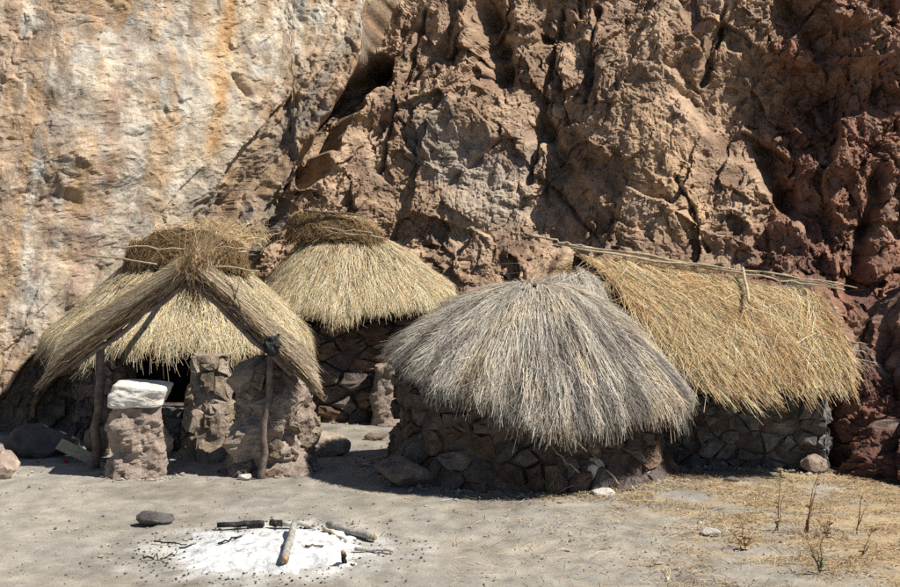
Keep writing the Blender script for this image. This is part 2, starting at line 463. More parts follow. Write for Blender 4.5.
mc = mix(mc, C3(.20, .13, .095), sst(-.02, .45, fbm2(A * 1.3, Z * 1.1, 175, 4)) * .6)
greyz = np.exp(-(((A - .2 + .4 * (Z - 5)) / 1.5) ** 2 + ((Z - 4.9) / 1.4) ** 2)) + .35 * fbm2(A * .9, Z * .9, 178, 4)
mc = mix(mc, C3(.36, .315, .275), sst(.3, .8, greyz) * .85)
mc = mix(mc, C3(.50, .41, .32), np.exp(-(((A - .9) / 1.2) ** 2 + ((Z - 3.8) / .5) ** 2)) * .7)
mc = mix(mc, C3(.50, .35, .225), sst(.35, .8, np.exp(-(((A - 4.9 + .25 * (Z - 4)) / .9) ** 2 + ((Z - 4.6) / 1.9) ** 2)) + .2 * n3) * .75)
rz = mix(np.broadcast_to(redc, sh), dkred, sst(0, .5, fbm2(A * 1.1, Z * .9, 185, 4) + .12 * (3 - Z)))
rz = mix(rz, C3(.37, .25, .18), sst(.0, .5, n2) * .65)
mc = mix(mc, rz, sst(.25, .8, red + .25 * n2 - .08 * (Z - 4)))
col = mix(col, mc, midw)
col *= (1 + .22 * fbm2(A * 6, Z * 6, 190, 3))[..., None]
cme = np_mesh('cliff', np.stack([PX, PY, PZ], -1), grid_faces(len(cx), len(cz)), np.clip(col, .01, .9))
cliff = tag(link('cliff', cme, M_cliff), kind='structure')

# ------------------------------------------------------------------ straw
def strand_mesh(name, P, side, width, col):
    """P (n,k,3) centre lines, side (n,3)/(n,k,3) ribbon direction, width (n,), colour (n,3)"""
    n, k, _ = P.shape
    if side.ndim == 2: side = np.repeat(side[:, None, :], k, 1)
    tp = np.linspace(1, .55, k)[None, :, None]
    w = width[:, None, None] * tp * .5
    V = np.stack([P - side * w, P + side * w], 2)            # n,k,2,3
    b = (np.arange(n) * k * 2)[:, None]
    j = np.arange(k - 1)[None, :] * 2
    F = np.stack([b + j, b + j + 1, b + j + 3, b + j + 2], -1).reshape(-1, 4)
    shade = col[:, None, None, :] * np.ones((1, k, 2, 1))
    return np_mesh(name, V, F, shade)

def straw_cols(n, pal, w, var=.18):
    pal = np.array(pal); c = pal[rng.choice(len(pal), n, p=np.array(w) / sum(w))]
    return np.clip(c * rng.uniform(1 - var, 1 + var, (n, 1)) * rng.uniform(.95, 1.05, (n, 3)), .01, .9)

def grow(surf, u, t0, L, lift, fan, K=4, over=.0, wander=.012, comb=0.0, ulim=None):
    """strands lying on surf(u,t): (n,) roots, run down the slope; returns (n,K,3) and side"""
    n = len(u)
    s = np.linspace(0, 1, K)[None, :]
    T = t0[:, None] + L[:, None] * s
    U = u[:, None] + (fan[:, None] + comb) * L[:, None] * s
    if ulim is not None: U = np.where(U > ulim, ulim + .25 * (U - ulim), U)
    P = surf(U, T)
    e = 1e-3
    du = surf(U + e, T) - P; dt = surf(U, T + e) - P
    nn = np.cross(du, dt); nn /= np.linalg.norm(nn, axis=-1, keepdims=True) + 1e-9
    nn *= np.where(nn[..., 2:3] < 0, -1, 1)
    lf = lift[0][:, None] + (lift[1] - lift[0])[:, None] * s
    P = P + nn * lf[..., None]
    P = P + rng.normal(0, wander, (n, K, 3)) * (.3 + s[..., None])
    tg = P[:, -1] - P[:, 0]; tg /= np.linalg.norm(tg, axis=-1, keepdims=True) + 1e-9
    nm = nn.mean(1)
    sd_ = np.cross(tg, nm); sd_ /= np.linalg.norm(sd_, axis=-1, keepdims=True) + 1e-9
    a = rng.uniform(-.55, .55, (n, 1))
    sd_ = sd_ * np.cos(a) + nm * np.sin(a)
    return P, sd_

def cone_surf(cx_, cy_, top, ridge, Rt, zt, prof, r0=.05, slump=1.0, hang=.55, apex=(0, 0)):
    """roof shell round (cx_,cy_); ridge = half vector of the crest; Rt, zt angle tables in degrees"""
    ra_ = np.array(sorted(Rt.items())); za_ = np.array(sorted(zt.items()))
    def tab(a, th): return np.interp(np.mod(th, 360), np.append(a[:, 0], a[0, 0] + 360), np.append(a[:, 1], a[0, 1]))
    def f(u, t):
        th = u * TAU
        deg = np.mod(np.degrees(th), 360)
        Rr, ze = tab(ra_, deg), tab(za_, deg)
        tx = apex[0] + ridge[0] * np.cos(th) + r0 * np.cos(th); ty = apex[1] + ridge[1] * np.cos(th) + r0 * np.sin(th)
        tt = np.clip(t, 0, 1); ex = np.maximum(t - 1, 0)
        x = cx_ + tx + (Rr * np.cos(th) - tx) * (tt + ex * hang)
        y = cy_ + ty + (Rr * np.sin(th) - ty) * (tt + ex * hang)
        crest = top + ridge[2] * np.cos(th)
        wave = .05 * noise2(np.cos(th) * 3 + t * 1.2, np.sin(th) * 3 + t, 500 + int(cx_ * 10))
        wave = wave + .035 * noise2(np.cos(th) * 9 + t * 2, np.sin(th) * 9 + t * 5, 520 + int(cx_ * 10))
        z = crest - (crest - ze) * tt ** prof - ex * slump * 1.6 * (crest - ze) + wave * tt
        return np.stack([x, y, z], -1)
    return f

def shell(name, surf, sink, parent, nu=72, nt=14, u0=0, u1=1, wrap=True, thick=.10, t1=1.0):
    u = np.linspace(u0, u1, nu, endpoint=not wrap); t = np.linspace(0, t1, nt)
    U, T = np.meshgrid(u, t, indexing='ij')
    P = surf(U, T)
    top = P + np.array((0, 0, -sink)); bot = P + np.array((0, 0, -sink - thick))
    V = np.concatenate([top, bot[:, ::-1]], 1)
    F = grid_faces(nu, 2 * nt, wrap)
    me = np_mesh(name, V, F, smooth=True)
    return link(name, me, M_bed, parent)

def clumped(n, nclump, sig):
    """u positions gathered into tufts; also a per-strand tuft number"""
    c = rng.random(nclump); k = rng.integers(0, nclump, n)
    return c[k] + rng.normal(0, sig, n), k

GREYPAL = [(.66, .61, .53), (.52, .475, .41), (.82, .77, .69), (.31, .28, .245), (.62, .53, .40), (.13, .115, .105)]
PALEPAL = [(.84, .68, .45), (.76, .57, .34), (.89, .78, .57), (.56, .39, .21), (.34, .23, .12)]
GOLDPAL = [(.84, .585, .315), (.74, .475, .22), (.90, .685, .42), (.56, .335, .155), (.28, .165, .085), (.92, .77, .55)]
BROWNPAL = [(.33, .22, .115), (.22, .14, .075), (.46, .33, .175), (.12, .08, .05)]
PORCHPAL = [(.50, .42, .31), (.40, .33, .25), (.60, .51, .38), (.26, .21, .16), (.62, .51, .32)]

def thatch(name, surf, parent, n, pal, w, len_t=(.18, .42), thick=(.03, .09), fringe=.3, ush=None, comb=0, width=(.004, .0085), fan=.03, fringe_len=(.05, .22), patch=None, rowdy=.0, wander=.012, tmin=0.0, power=.62, tuft=.006, bump=.5):
    nf = int(n * fringe); nb = n - nf
    per = 15
    nc = max(30, n // per); ncf = int(nc * fringe)
    k = rng.integers(ncf, nc, n); k[nb:] = rng.integers(0, ncf, nf)
    lc = rng.uniform(*len_t, nc)
    tc = tmin + (1 - tmin) * rng.random(nc) ** power
    uc_ = rng.random(nc)
    fl = rng.uniform(*fringe_len, nc) * np.clip(.75 + 1.0 * noise2(uc_ * 26, uc_ * 0 + 5, 551), .1, 1.6)
    tc = np.minimum(tc, 1 + .5 * fl - lc)
    tc[:ncf] = 1 + fl[:ncf] - lc[:ncf]
    u = uc_[k] + rng.normal(0, tuft, n)
    if ush is not None: u = ush[0] + (ush[1] - ush[0]) * (u % 1.0)
    L = lc[k] * np.where(rng.random(n) < .3, rng.uniform(.3, .7, n), rng.uniform(.75, 1.2, n))
    t0 = tc[k] + rng.normal(0, .02, n)
    t0 = np.maximum(t0, tmin)
    ck = rng.normal(0, 1, nc)[k]
    uu = rng.random(); bl = noise2(u * 22 + uu * 9, t0 * 5 + uu * 4, 541)
    lk = (rng.random(nc) ** 2.2)[k] + bump * np.clip(bl, -.4, 1)
    ck = ck + 1.2 * bump * bl
    l0 = rng.uniform(-.03, thick[0], n); l1 = l0 + rng.uniform(.1, 1, n) * thick[1] * (.25 + 1.5 * lk)
    fn = rng.normal(0, fan * .8, n) + fan * rng.normal(0, 1, nc)[k]
    if rowdy:
        m = rng.random(n) < rowdy
        fn[m] += rng.normal(0, 6 * fan, m.sum()); l1[m] += rng.uniform(.02, .1, m.sum())
    P, sd_ = grow(surf, u, t0, L, (l0, l1), fn, wander=wander, comb=comb, ulim=None if ush is None else ush[1])
    cols = straw_cols(n, pal, w, .26)
    dk = rng.random(n) < .09; cols[dk] *= .3
    cols *= (1 + .17 * np.clip(ck, -2, 1.5))[:, None]
    if patch is not None:
        cols = patch(P.mean(1), cols)
    wd = rng.uniform(*width, n)
    o = link(name, strand_mesh(name, P, sd_, wd, np.clip(cols, .01, .9)), M_straw, parent)
    o['kind'] = 'stuff'
    return o

# ------------------------------------------------------------------ stone walls
def clip_poly(poly, n, d):
    out = []
    for i in range(len(poly)):
        a, b = poly[i], poly[(i + 1) % len(poly)]
        da, db = a[0] * n[0] + a[1] * n[1] - d, b[0] * n[0] + b[1] * n[1] - d
        if da <= 0: out.append(a)
        if da * db < 0:
            t = da / (da - db)
            out.append((a[0] + (b[0] - a[0]) * t, a[1] + (b[1] - a[1]) * t))
    return out

def cells(Lu, H, size, asp, r):
    """irregular packed stones on a Lu x H strip; asp = how much wider than tall"""
    pts = []
    want = int(1.15 * (Lu + size) * (H + size) / (size * size * asp))
    for k in range(want):
        best, bd = None, -1
        for q in range(3):
            c = (r.uniform(-size * .2, Lu + size * .2) / asp, r.uniform(-size * .2, H + size * .2))
            dd = min([(c[0] - o[0]) ** 2 + (c[1] - o[1]) ** 2 for o in pts] or [9]) * r.uniform(.35, 1)
            if dd > bd: best, bd = c, dd
        pts.append(best)
    out = []
    for i, p in enumerate(pts):
        q = [(-.02 / asp, -.05), ((Lu + .02) / asp, -.05), ((Lu + .02) / asp, H), (-.02 / asp, H)]
        for j, o in enumerate(pts):
            if i == j or abs(o[0] - p[0]) > 4 * size or abs(o[1] - p[1]) > 4 * size: continue
            n = (o[0] - p[0], o[1] - p[1])
            dd = (o[0] ** 2 + o[1] ** 2 - p[0] ** 2 - p[1] ** 2) / 2
            q = clip_poly(q, n, dd)
            if len(q) < 3: break
        if len(q) >= 3:
            out.append([(a * asp, b) for a, b in q])
    return out

def build_stones(parent, W, Lu, H, size, asp, mat, seed, prot=(.04, .12), gap=.010, keep=None, base=None):
    """each stone its own object, child of the wall"""
    r = random.Random(seed)
    cnt = 0
    for poly in cells(Lu, H, size, asp, r):
        cxp = sum(p[0] for p in poly) / len(poly); cyp = sum(p[1] for p in poly) / len(poly)
        if keep and not keep(cxp, cyp) or len(poly) < 3: continue
        ring = []
        for i in range(len(poly)):
            a, b = poly[i], poly[(i + 1) % len(poly)]
            ln = math.hypot(b[0] - a[0], b[1] - a[1])
            if ln < .035: continue
            ring.append(a)
            if ln > .16:
                t = r.uniform(.35, .65); k = r.uniform(-.02, .02)
                ring.append((a[0] + (b[0] - a[0]) * t + k, a[1] + (b[1] - a[1]) * t + r.uniform(-.02, .02)))
        if len(ring) < 4: continue
        rad = max(.06, sum(math.hypot(p[0] - cxp, p[1] - cyp) for p in ring) / len(ring))
        g = max(.3, 1 - gap / rad)
        p = r.uniform(*prot); tu, tv = r.uniform(-.42, .42), r.uniform(-.45, .3)
        V, n = [], len(ring)
        for (sc, dp, jt) in ((1.0, -.07, 0), (1.0, p * .2, .012), (.9, p * .8, .024), (.5, p, .034)):
            for (a, b) in ring:
                ru, rv = (a - cxp) * g * sc, (b - cyp) * g * sc
                dd = dp + (tu * ru + tv * rv) * (1 if dp > 0 else 0) + r.uniform(-jt, jt)
                V.append(W(cxp + ru + r.uniform(-jt, jt), cyp + rv + r.uniform(-jt, jt), dd))
        V.append(W(cxp, cyp, p * 1.02 + r.uniform(-.01, .01)))
        F = []
        for k in range(3):
            for i in range(n):
                F.append((k * n + i, k * n + (i + 1) % n, (k + 1) * n + (i + 1) % n, (k + 1) * n + i))
        for i in range(n): F.append((3 * n + i, 3 * n + (i + 1) % n, 4 * n))
        c = sum((Vector(v) for v in V), Vector()) / len(V)
        me = bpy.data.meshes.new('stone')
        me.from_pydata([tuple(Vector(v) - c) for v in V], [], F); me.update()
        m = mat if not isinstance(mat, (list, tuple)) else r.choice(mat)
        o = link('stone', me, m, parent); o.location = c
        cnt += 1
    return cnt

def ring_wall(cx_, cy_, rx, ry, a0, a1, flare=.12, bumps=.05, seed=0):
    """mapping (arc length, height, depth) -> point on an oval wall between two angles"""
    th = np.radians(np.linspace(a0, a1, 400))
    xs, ys = cx_ + rx * np.cos(th), cy_ + ry * np.sin(th)
    s = np.concatenate([[0], np.cumsum(np.hypot(np.diff(xs), np.diff(ys)))])
    def W(u, v, dp):
        t = float(np.interp(u, s, th))
        nx_, ny_ = math.cos(t) / rx, math.sin(t) / ry
        l = math.hypot(nx_, ny_); nx_, ny_ = nx_ / l, ny_ / l
        k = dp + flare * max(0, 1 - v / .8) ** 2
        return (cx_ + rx * math.cos(t) + nx_ * k, cy_ + ry * math.sin(t) + ny_ * k, v)
    return W, float(s[-1])

def line_wall(p0, p1):
    L_ = math.hypot(p1[0] - p0[0], p1[1] - p0[1])
    tx, ty = (p1[0] - p0[0]) / L_, (p1[1] - p0[1]) / L_
    def W(u, v, dp): return (p0[0] + tx * u + ty * dp, p0[1] + ty * u - tx * dp, v)
    return W, L_

def wall_core(name, W, Lu, H, parent, mat, thick=.3, seed=0, amp=.05, step=.05, Hf=None):
    nu, nv = max(4, int(Lu / step)), max(4, int(H / step))
    V = []
    us = np.linspace(0, Lu, nu)
    for i, u in enumerate(us):
        h = H if Hf is None else Hf(u)
        vs = np.linspace(-.1, h, nv)
        nz = amp * fbm2(np.full(nv, u * 4), vs * 4, 700 + seed, 3)
        V += [W(u, v, d_ + .012) for v, d_ in zip(vs, nz)]
        V += [W(u, v, -thick) for v in vs[::-1]]
    F = grid_faces(nu, 2 * nv)
    V = np.array(V)
    me = np_mesh(name, V, F)
    bm = bmesh.new(); bm.from_mesh(me)
    bm.verts.ensure_lookup_table()
    for i in (0, nu - 1):
        for j in range(nv - 1):
            b = i * 2 * nv
            bm.faces.new([bm.verts[b + j], bm.verts[b + j + 1], bm.verts[b + 2 * nv - 2 - j], bm.verts[b + 2 * nv - 1 - j]])
    bmesh.ops.recalc_face_normals(bm, faces=bm.faces)
    bm.to_mesh(me); bm.free()
    return link(name, me, mat, parent)

# ------------------------------------------------------------------ rocks
def rock_mesh(name, size, seed, sub=3, cuts=7, rough=.12, fine=.05):
    bm = bmesh.new()
    bmesh.ops.create_icosphere(bm, subdivisions=sub, radius=1)
    P = np.array([v.co[:] for v in bm.verts])
    r = np.random.default_rng(seed)
    for k in range(cuts):
        n = r.normal(0, 1, 3); n /= np.linalg.norm(n)
        dd = r.uniform(.55, .85)
        q = P @ n - dd
        P = P - np.maximum(q, 0)[:, None] * n * .92
    P = P * (1 + rough * fbm3(P + seed * 3.7, 1.3, seed, 3) + fine * fbm3(P - seed, 4, seed + 9, 2 if sub < 5 else 5))[:, None]
    ext = np.abs(P).max(0); P = P / ext * np.array(size) / 2
    for v, p in zip(bm.verts, P): v.co = p
    me = bpy.data.meshes.new(name); bm.to_mesh(me); bm.free()
    return me

def block_mesh(name, size, seed, p=4.5, rough=.07):
    bm = bmesh.new()
    bmesh.ops.create_icosphere(bm, subdivisions=5, radius=1)
    P = np.array([v.co[:] for v in bm.verts])
    P = P / ((np.abs(P) ** p).sum(1) ** (1 / p))[:, None]
    P[:, 0] += .10 * P[:, 2] + .08 * P[:, 1]; P[:, 2] *= 1 - .12 * P[:, 0]
    P = P * (1 + rough * fbm3(P + seed, 1.6, seed, 5))[:, None]
    P = P * np.array(size) / 2
    for v, q in zip(bm.verts, P): v.co = q
    me = bpy.data.meshes.new(name); bm.to_mesh(me); bm.free()
    return me

def outcrop(label, cx_, cy_, rx, ry, h, seed, tone, amp=1.0):
    """broken rock mass standing clear of the cliff, built like the cliff face"""
    na, nz_ = 210, 110
    a_ = np.arange(na) / na; z_ = np.linspace(-.1, 1, nz_)
    AA, ZZ = np.meshgrid(a_, z_, indexing='ij')
    th = AA * TAU; arc = np.cos(th) * (rx + ry) / 2 + 3; arc2 = np.sin(th) * (rx + ry) / 2 + 3
    zz = ZZ * h
    k = np.sqrt(np.clip(1 - np.clip(ZZ, 0, 1) ** 3.2, 0, 1))
    q1, q2 = arc + .4 * zz, arc2 - .3 * zz
    def f3(fr, s_, o_, t_): return .5 * (facets(q1 * fr, zz * fr + q2, s_, o_, t_) + facets(q2 * fr, zz * fr - q1, s_ + 50, o_, t_))
    dd = f3(.9, seed, .28, .55) + f3(2.2, seed + 5, .14, .3) + f3(5.5, seed + 11, .05, .11) + f3(12, seed + 17, .018, .04) + .06 * fbm2(q1 * 2 + q2, zz * 2 - q2, seed + 23, 5, .58)
    rr_ = k * (1 + amp * dd / max(rx, ry))
    P = np.stack([np.cos(th) * rx * rr_, np.sin(th) * ry * rr_, zz + .12 * dd * (ZZ > .05)], -1)
    n_ = fbm2(q1 * 1.2, zz * 1.2 + q2, seed + 31, 4)
    cc = mix(np.broadcast_to(np.array(tone[0]), n_.shape + (3,)), np.array(tone[1]), sst(-.2, .4, n_))
    cc = mix(cc, np.array(tone[2]), sst(.1, .6, fbm2(q1 * .8 + 4, zz * .9, seed + 37, 4) + .25 * (ZZ - .5)))
    o = link('rock_outcrop', np_mesh('rock_outcrop', P, grid_faces(na, nz_, True), np.clip(cc, .01, .9)), M_cliff)
    o.location = (cx_, cy_, 0)
    return tag(o, label, 'rock', 'broken rock masses at the cliff foot')

def rock(name, label, cat, x, y, size, mat, seed, rz=0, sink=.15, tilt=(0, 0), group=None, z=None, sub=3, cuts=7, rough=.12):
    o = link(name, rock_mesh(name, size, seed, sub, cuts, rough), mat)
    zz = gz(x, y) if z is None else z
    o.location = (x, y, zz + size[2] * (.5 - sink))
    o.rotation_euler = (tilt[0], tilt[1], rz)
    return tag(o, label, cat, group)

def drop(f, sd_):
    q = random.Random(sd_)
    return lambda a, b: q.random() > f
# ================================================================== FRONT HUT, grey thatch
fh = thing('round_hut', 'round stone hut under shaggy silver-grey thatch in the middle foreground', 'hut', (1.2, 18.4, 0), 'thatched huts under the cliff')
def at_origin(root):
    """children are modelled in world coordinates; undo the root's offset"""
    for ch in root.children: ch.location = Vector(ch.location) - root.location
f_surf = cone_surf(1.3, 18.3, 2.70, (.14, 0, 0), {0: 2.16, 45: 1.7, 90: 1.3, 135: 1.5, 180: 2.2, 225: 2.2, 250: 2.1, 270: 2.15, 300: 2.18, 330: 2.2},
                   {0: 1.16, 45: 1.25, 90: 1.4, 135: 1.5, 180: 1.74, 210: 1.62, 228: 1.42, 248: 1.30, 258: 1.08, 270: 1.0, 285: 1.02, 300: 1.10, 330: 1.14}, 1.62, r0=.14, slump=.7, hang=.2, apex=(-.06, 0))
shell('thatch_bed', f_surf, .05, fh)
def f_patch(P, c):
    n = fbm2(P[:, 0] * 1.6, P[:, 1] * 1.6 + P[:, 2], 801, 4)
    th_ = np.arctan2(P[:, 1] - 18.3, P[:, 0] - 1.25); r_ = np.hypot(P[:, 1] - 18.3, P[:, 0] - 1.25)
    st_ = fbm2(th_ * 7, r_ * 1.1, 805, 4, .6)
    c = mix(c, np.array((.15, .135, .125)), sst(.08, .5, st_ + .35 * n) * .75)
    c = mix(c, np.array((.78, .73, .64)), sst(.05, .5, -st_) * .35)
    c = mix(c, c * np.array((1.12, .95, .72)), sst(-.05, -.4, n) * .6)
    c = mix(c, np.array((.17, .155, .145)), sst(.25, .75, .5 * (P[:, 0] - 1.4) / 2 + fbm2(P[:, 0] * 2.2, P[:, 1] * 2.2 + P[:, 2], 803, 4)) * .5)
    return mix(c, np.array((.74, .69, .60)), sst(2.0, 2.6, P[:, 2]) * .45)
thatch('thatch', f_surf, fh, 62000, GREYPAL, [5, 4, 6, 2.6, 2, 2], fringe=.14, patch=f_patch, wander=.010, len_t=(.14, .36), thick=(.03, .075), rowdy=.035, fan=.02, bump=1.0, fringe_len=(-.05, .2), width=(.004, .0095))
# loose pale tuft behind the crown
pk = cone_surf(1.78, 18.85, 2.86, (.12, .1, .05), {0: .5, 90: .45, 180: .6, 270: .45}, {0: 2.5, 90: 2.4, 180: 2.45, 270: 2.5}, 1.2)
shell('crown_bed', pk, .05, fh, nu=24, nt=6)
thatch('crown_tuft', pk, fh, 3600, GREYPAL, [3, 2, 7, 1, 3, .5], len_t=(.5, .9), rowdy=.25, fringe=.2)
fw = link('wall', None, None, fh)
Wf, Lf = ring_wall(1.15, 18.4, 1.86, 1.5, 160, 372, flare=.22)
bpy.data.objects.remove(fw)
fw = wall_core('wall', Wf, Lf, 1.42, fh, M_mud, seed=1)
build_stones(fw, Wf, Lf, 1.36, .29, 1.35, [M_stone, M_stone, M_stone_b], 21, prot=(.02, .15), keep=drop(.06, 1))
at_origin(fh)

# ================================================================== BACK HUT, pale thatch with a crest
def crest(parent, cx_, cy_, top, half, drop, wid, pal, w, n, seed, dz=0):
    """bundle of straw bound along the crest: steep sided, ragged top"""
    def f(u, t):
        th = u * TAU
        ex = np.abs(np.cos(th)) ** .75 * np.sign(np.cos(th)); ey = np.abs(np.sin(th)) ** .6 * np.sign(np.sin(th))
        g = .62 + .38 * np.clip(t, 0, 1.4) ** .8
        x = cx_ + ex * (half - wid + wid * g); y = cy_ + ey * wid * g
        tt = np.clip(t, 0, 2)
        z = top - drop * tt ** 1.1 + (.14 * noise2(x * 2.0, y * 2.0, seed) + .04 * noise2(x * 6, y * 6, seed + 1)) * (1 - .7 * np.clip(tt, 0, 1)) + dz * ex - .2 * np.abs(ex) ** 3
        return np.stack([x, y, z], -1)
    nu, nt = 48, 8
    U, T = np.meshgrid(np.arange(nu) / nu, np.linspace(0, 1, nt), indexing='ij')
    P = f(U, T) * 1.0
    V = P.reshape(-1, 3)
    me = np_mesh('crest_bed', V, grid_faces(nu, nt, True), smooth=True)
    bm = bmesh.new(); bm.from_mesh(me); bm.verts.ensure_lookup_table()
    bm.faces.new([bm.verts[i * nt] for i in range(nu)])
    bm.to_mesh(me); bm.free()
    link('crest_bed', me, M_bed, parent)
    nn = n
    u = rng.random(nn); t0 = rng.uniform(-.25, .7, nn); L = rng.uniform(.3, .7, nn)
    L = np.minimum(L, 1.15 - t0)
    l0 = rng.uniform(-.01, .03, nn); l1 = rng.uniform(0, .06, nn)
    P, sd_ = grow(f, u, np.maximum(t0, 0), L, (l0, l1), rng.normal(0, .12, nn), wander=.012)
    # bristles standing along the top, coloured paler to paint in a sunlit rim
    nb = nn // 2
    U = rng.random(nb); p0 = f(U, np.full(nb, .02)) * 1.0; p0[:, 1] = cy_ + (p0[:, 1] - cy_) * rng.uniform(.3, 1, nb); ln = rng.uniform(.05, .17, nb)
    dv = rng.normal(0, .35, (nb, 3)); dv[:, 0] += .25; dv[:, 2] = rng.uniform(.1, .7, nb); dv /= np.linalg.norm(dv, axis=1, keepdims=True)
    s = np.linspace(0, 1, 4)[None, :, None]
    Pb = p0[:, None] + dv[:, None] * ln[:, None, None] * s - np.array((0, 0, .05)) * s ** 2
    sb = np.cross(dv, rng.normal(0, 1, (nb, 3))); sb /= np.linalg.norm(sb, axis=1, keepdims=True)
    P = np.concatenate([P, Pb]); sd_ = np.concatenate([sd_, sb])
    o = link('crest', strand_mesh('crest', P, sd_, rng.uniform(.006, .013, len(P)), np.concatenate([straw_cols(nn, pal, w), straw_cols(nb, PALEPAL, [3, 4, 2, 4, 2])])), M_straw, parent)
    o['kind'] = 'stuff'

bh = thing('round_hut', 'pale gold thatched round hut with a dark bound crest, farthest back below the rock', 'hut', (-1.95, 23.8, 0), 'thatched huts under the cliff')
b_surf = cone_surf(-1.95, 23.8, 3.28, (.62, 0, -.06), {0: 1.98, 45: 1.9, 90: 1.7, 135: 1.6, 180: 1.75, 225: 1.85, 270: 2.0, 315: 2.05}, {0: 2.30, 45: 2.2, 90: 2.2, 180: 2.0, 225: 1.96, 270: 1.95, 315: 2.08}, 1.22)
shell('thatch_bed', b_surf, .05, bh)
thatch('thatch', b_surf, bh, 36000, PALEPAL, [5, 4, 6, 1.6, .8], fringe=.2, len_t=(.12, .26), thick=(.02, .045), fringe_len=(-.02, .13), fan=.018, rowdy=.03)
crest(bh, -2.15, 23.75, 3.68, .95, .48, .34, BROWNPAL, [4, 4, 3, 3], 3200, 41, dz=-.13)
for k, (p, q, rr_) in enumerate([((-2.75, 23.4, 3.76), (-1.7, 23.45, 3.66), .022), ((-2.45, 23.38, 3.86), (-2.32, 23.5, 3.6), .018), ((-2.5, 23.33, 3.44), (-1.45, 23.33, 3.34), .012), ((-2.3, 23.32, 3.38), (-1.25, 23.36, 3.24), .012)]):
    link('binding_stick', tube_mesh('binding_stick', bent(p, q, 6, .04, k), [rr_ * (1.1 - .06 * i) for i in range(7)], 6), M_wood_p if k > 1 else M_wood, bh)
Wb, Lb = ring_wall(-1.95, 23.75, 1.55, 1.4, 195, 375, flare=.12)
bw = wall_core('wall', Wb, Lb, 2.05, bh, M_mud, seed=2)
build_stones(bw, Wb, Lb, 1.95, .3, 1.6, [M_stone, M_stone_b], 22, prot=(.02, .16), keep=drop(.08, 2))
at_origin(bh)

# ================================================================== LEFT HUT behind the porch
lh = thing('round_hut', 'straw-thatched round hut at the left, standing behind the open gabled porch', 'hut', (-4.65, 21.8, 0), 'thatched huts under the cliff')
l_surf = cone_surf(-4.65, 21.8, 3.02, (.75, 0, 0), {0: 2.2, 45: 2.1, 90: 2.0, 135: 2.1, 180: 2.3, 225: 2.35, 270: 2.2, 315: 2.3}, {0: 1.62, 90: 1.7, 180: 1.60, 225: 1.62, 270: 1.66, 315: 1.62}, 1.0)
shell('thatch_bed', l_surf, .05, lh)
thatch('thatch', l_surf, lh, 32000, PALEPAL, [4, 4, 7, 1.6, .8], fringe=.25, len_t=(.14, .30), fringe_len=(-.02, .2), thick=(.02, .05), rowdy=.03)
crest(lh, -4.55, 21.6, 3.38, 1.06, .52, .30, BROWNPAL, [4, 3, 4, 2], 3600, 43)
m_ = 220
p0 = np.array((-4.3, 21.15, 2.82)) + rng.normal(0, 1, (m_, 3)) * np.array((.12, .08, .08))
dv = rng.normal(0, .2, (m_, 3)); dv[:, 2] = 1; dv[:, 0] += .22; ln = rng.uniform(.35, .95, m_)[:, None, None]
s = np.linspace(0, 1, 4)[None, :, None]
P = p0[:, None] + dv[:, None] * ln * s + rng.normal(0, .015, (m_, 4, 3)) + np.array((.1, -.1, -.15)) * s ** 2
sd_ = np.cross(dv, rng.normal(0, 1, (m_, 3))); sd_ /= np.linalg.norm(sd_, axis=1, keepdims=True)
o = link('crest_tuft', strand_mesh('crest_tuft', P, sd_, rng.uniform(.006, .012, m_), straw_cols(m_, PALEPAL, [3, 4, 3, 4, 2])), M_straw, lh); o['kind'] = 'stuff'
for k, (p, q, rr_) in enumerate([((-5.75, 21.2, 3.14), (-4.5, 21.2, 3.10), .014), ((-4.4, 21.2, 3.12), (-3.45, 21.22, 3.06), .014), ((-6.1, 21.0, 3.0), (-4.9, 20.9, 2.86), .016), ((-4.3, 20.9, 2.84), (-3.2, 21.0, 2.74), .016), ((-4.35, 21.18, 3.17), (-3.5, 21.2, 3.12), .010)]):
    link('binding_stick', tube_mesh('binding_stick', bent(p, q, 6, .03, 30 + k), [rr_] * 7, 6), M_wood_p, lh)
Wl, Ll = ring_wall(-4.65, 21.8, 1.75, 1.65, 170, 250, flare=.06)
lw = wall_core('wall', Wl, Ll, 1.72, lh, M_mud, seed=3)
build_stones(lw, Wl, Ll, 1.65, .26, 1.25, M_stone, 23, prot=(.03, .10))
Wl2, Ll2 = ring_wall(-4.65, 21.8, 1.75, 1.65, 292, 380, flare=.06)
lw2 = wall_core('wall', Wl2, Ll2, 1.72, lh, M_mud, seed=4)
build_stones(lw2, Wl2, Ll2, 1.65, .26, 1.25, M_stone, 24, prot=(.03, .10))
Wl3, Ll3 = ring_wall(-4.65, 21.8, 1.75, 1.65, 20, 170, flare=0)
wall_core('rear_wall', Wl3, Ll3, 1.72, lh, M_mud, seed=5, step=.15)
at_origin(lh)

# ================================================================== PORCH
po = thing('porch', 'open gabled thatch porch on two crooked poles before the left hut', 'porch', (-3.9, 18.0, 0))
AP = np.array((-3.70, 17.85, 2.98)); AB = AP + np.array((-.12, .85, .20))
LF = np.array((-5.62, 18.15, 1.60)); LB = LF + np.array((-.12, .95, .36))
RF = np.array((-2.10, 17.55, 1.58)); RB = RF + np.array((-.05, .6, .20))
def ruled(a0, a1, e0, e1, sag=.0):
    def f(u, t):
        u_, t_ = u[..., None], t[..., None]
        r_ = a0 + (a1 - a0) * u_; e_ = e0 + (e1 - e0) * u_
        p = r_ + (e_ - r_) * t_
        p = p - np.array((0, 0, 1.0)) * (np.maximum(t_ - 1, 0) * .35) + np.array((0, 0, sag)) * np.sin(np.pi * np.clip(t_, 0, 1))
        return p
    return f
pl_s = ruled(AP, AB, LF, LB); pr_s = ruled(AP, AP + np.array((-.06, .62, .14)), RF, RB)
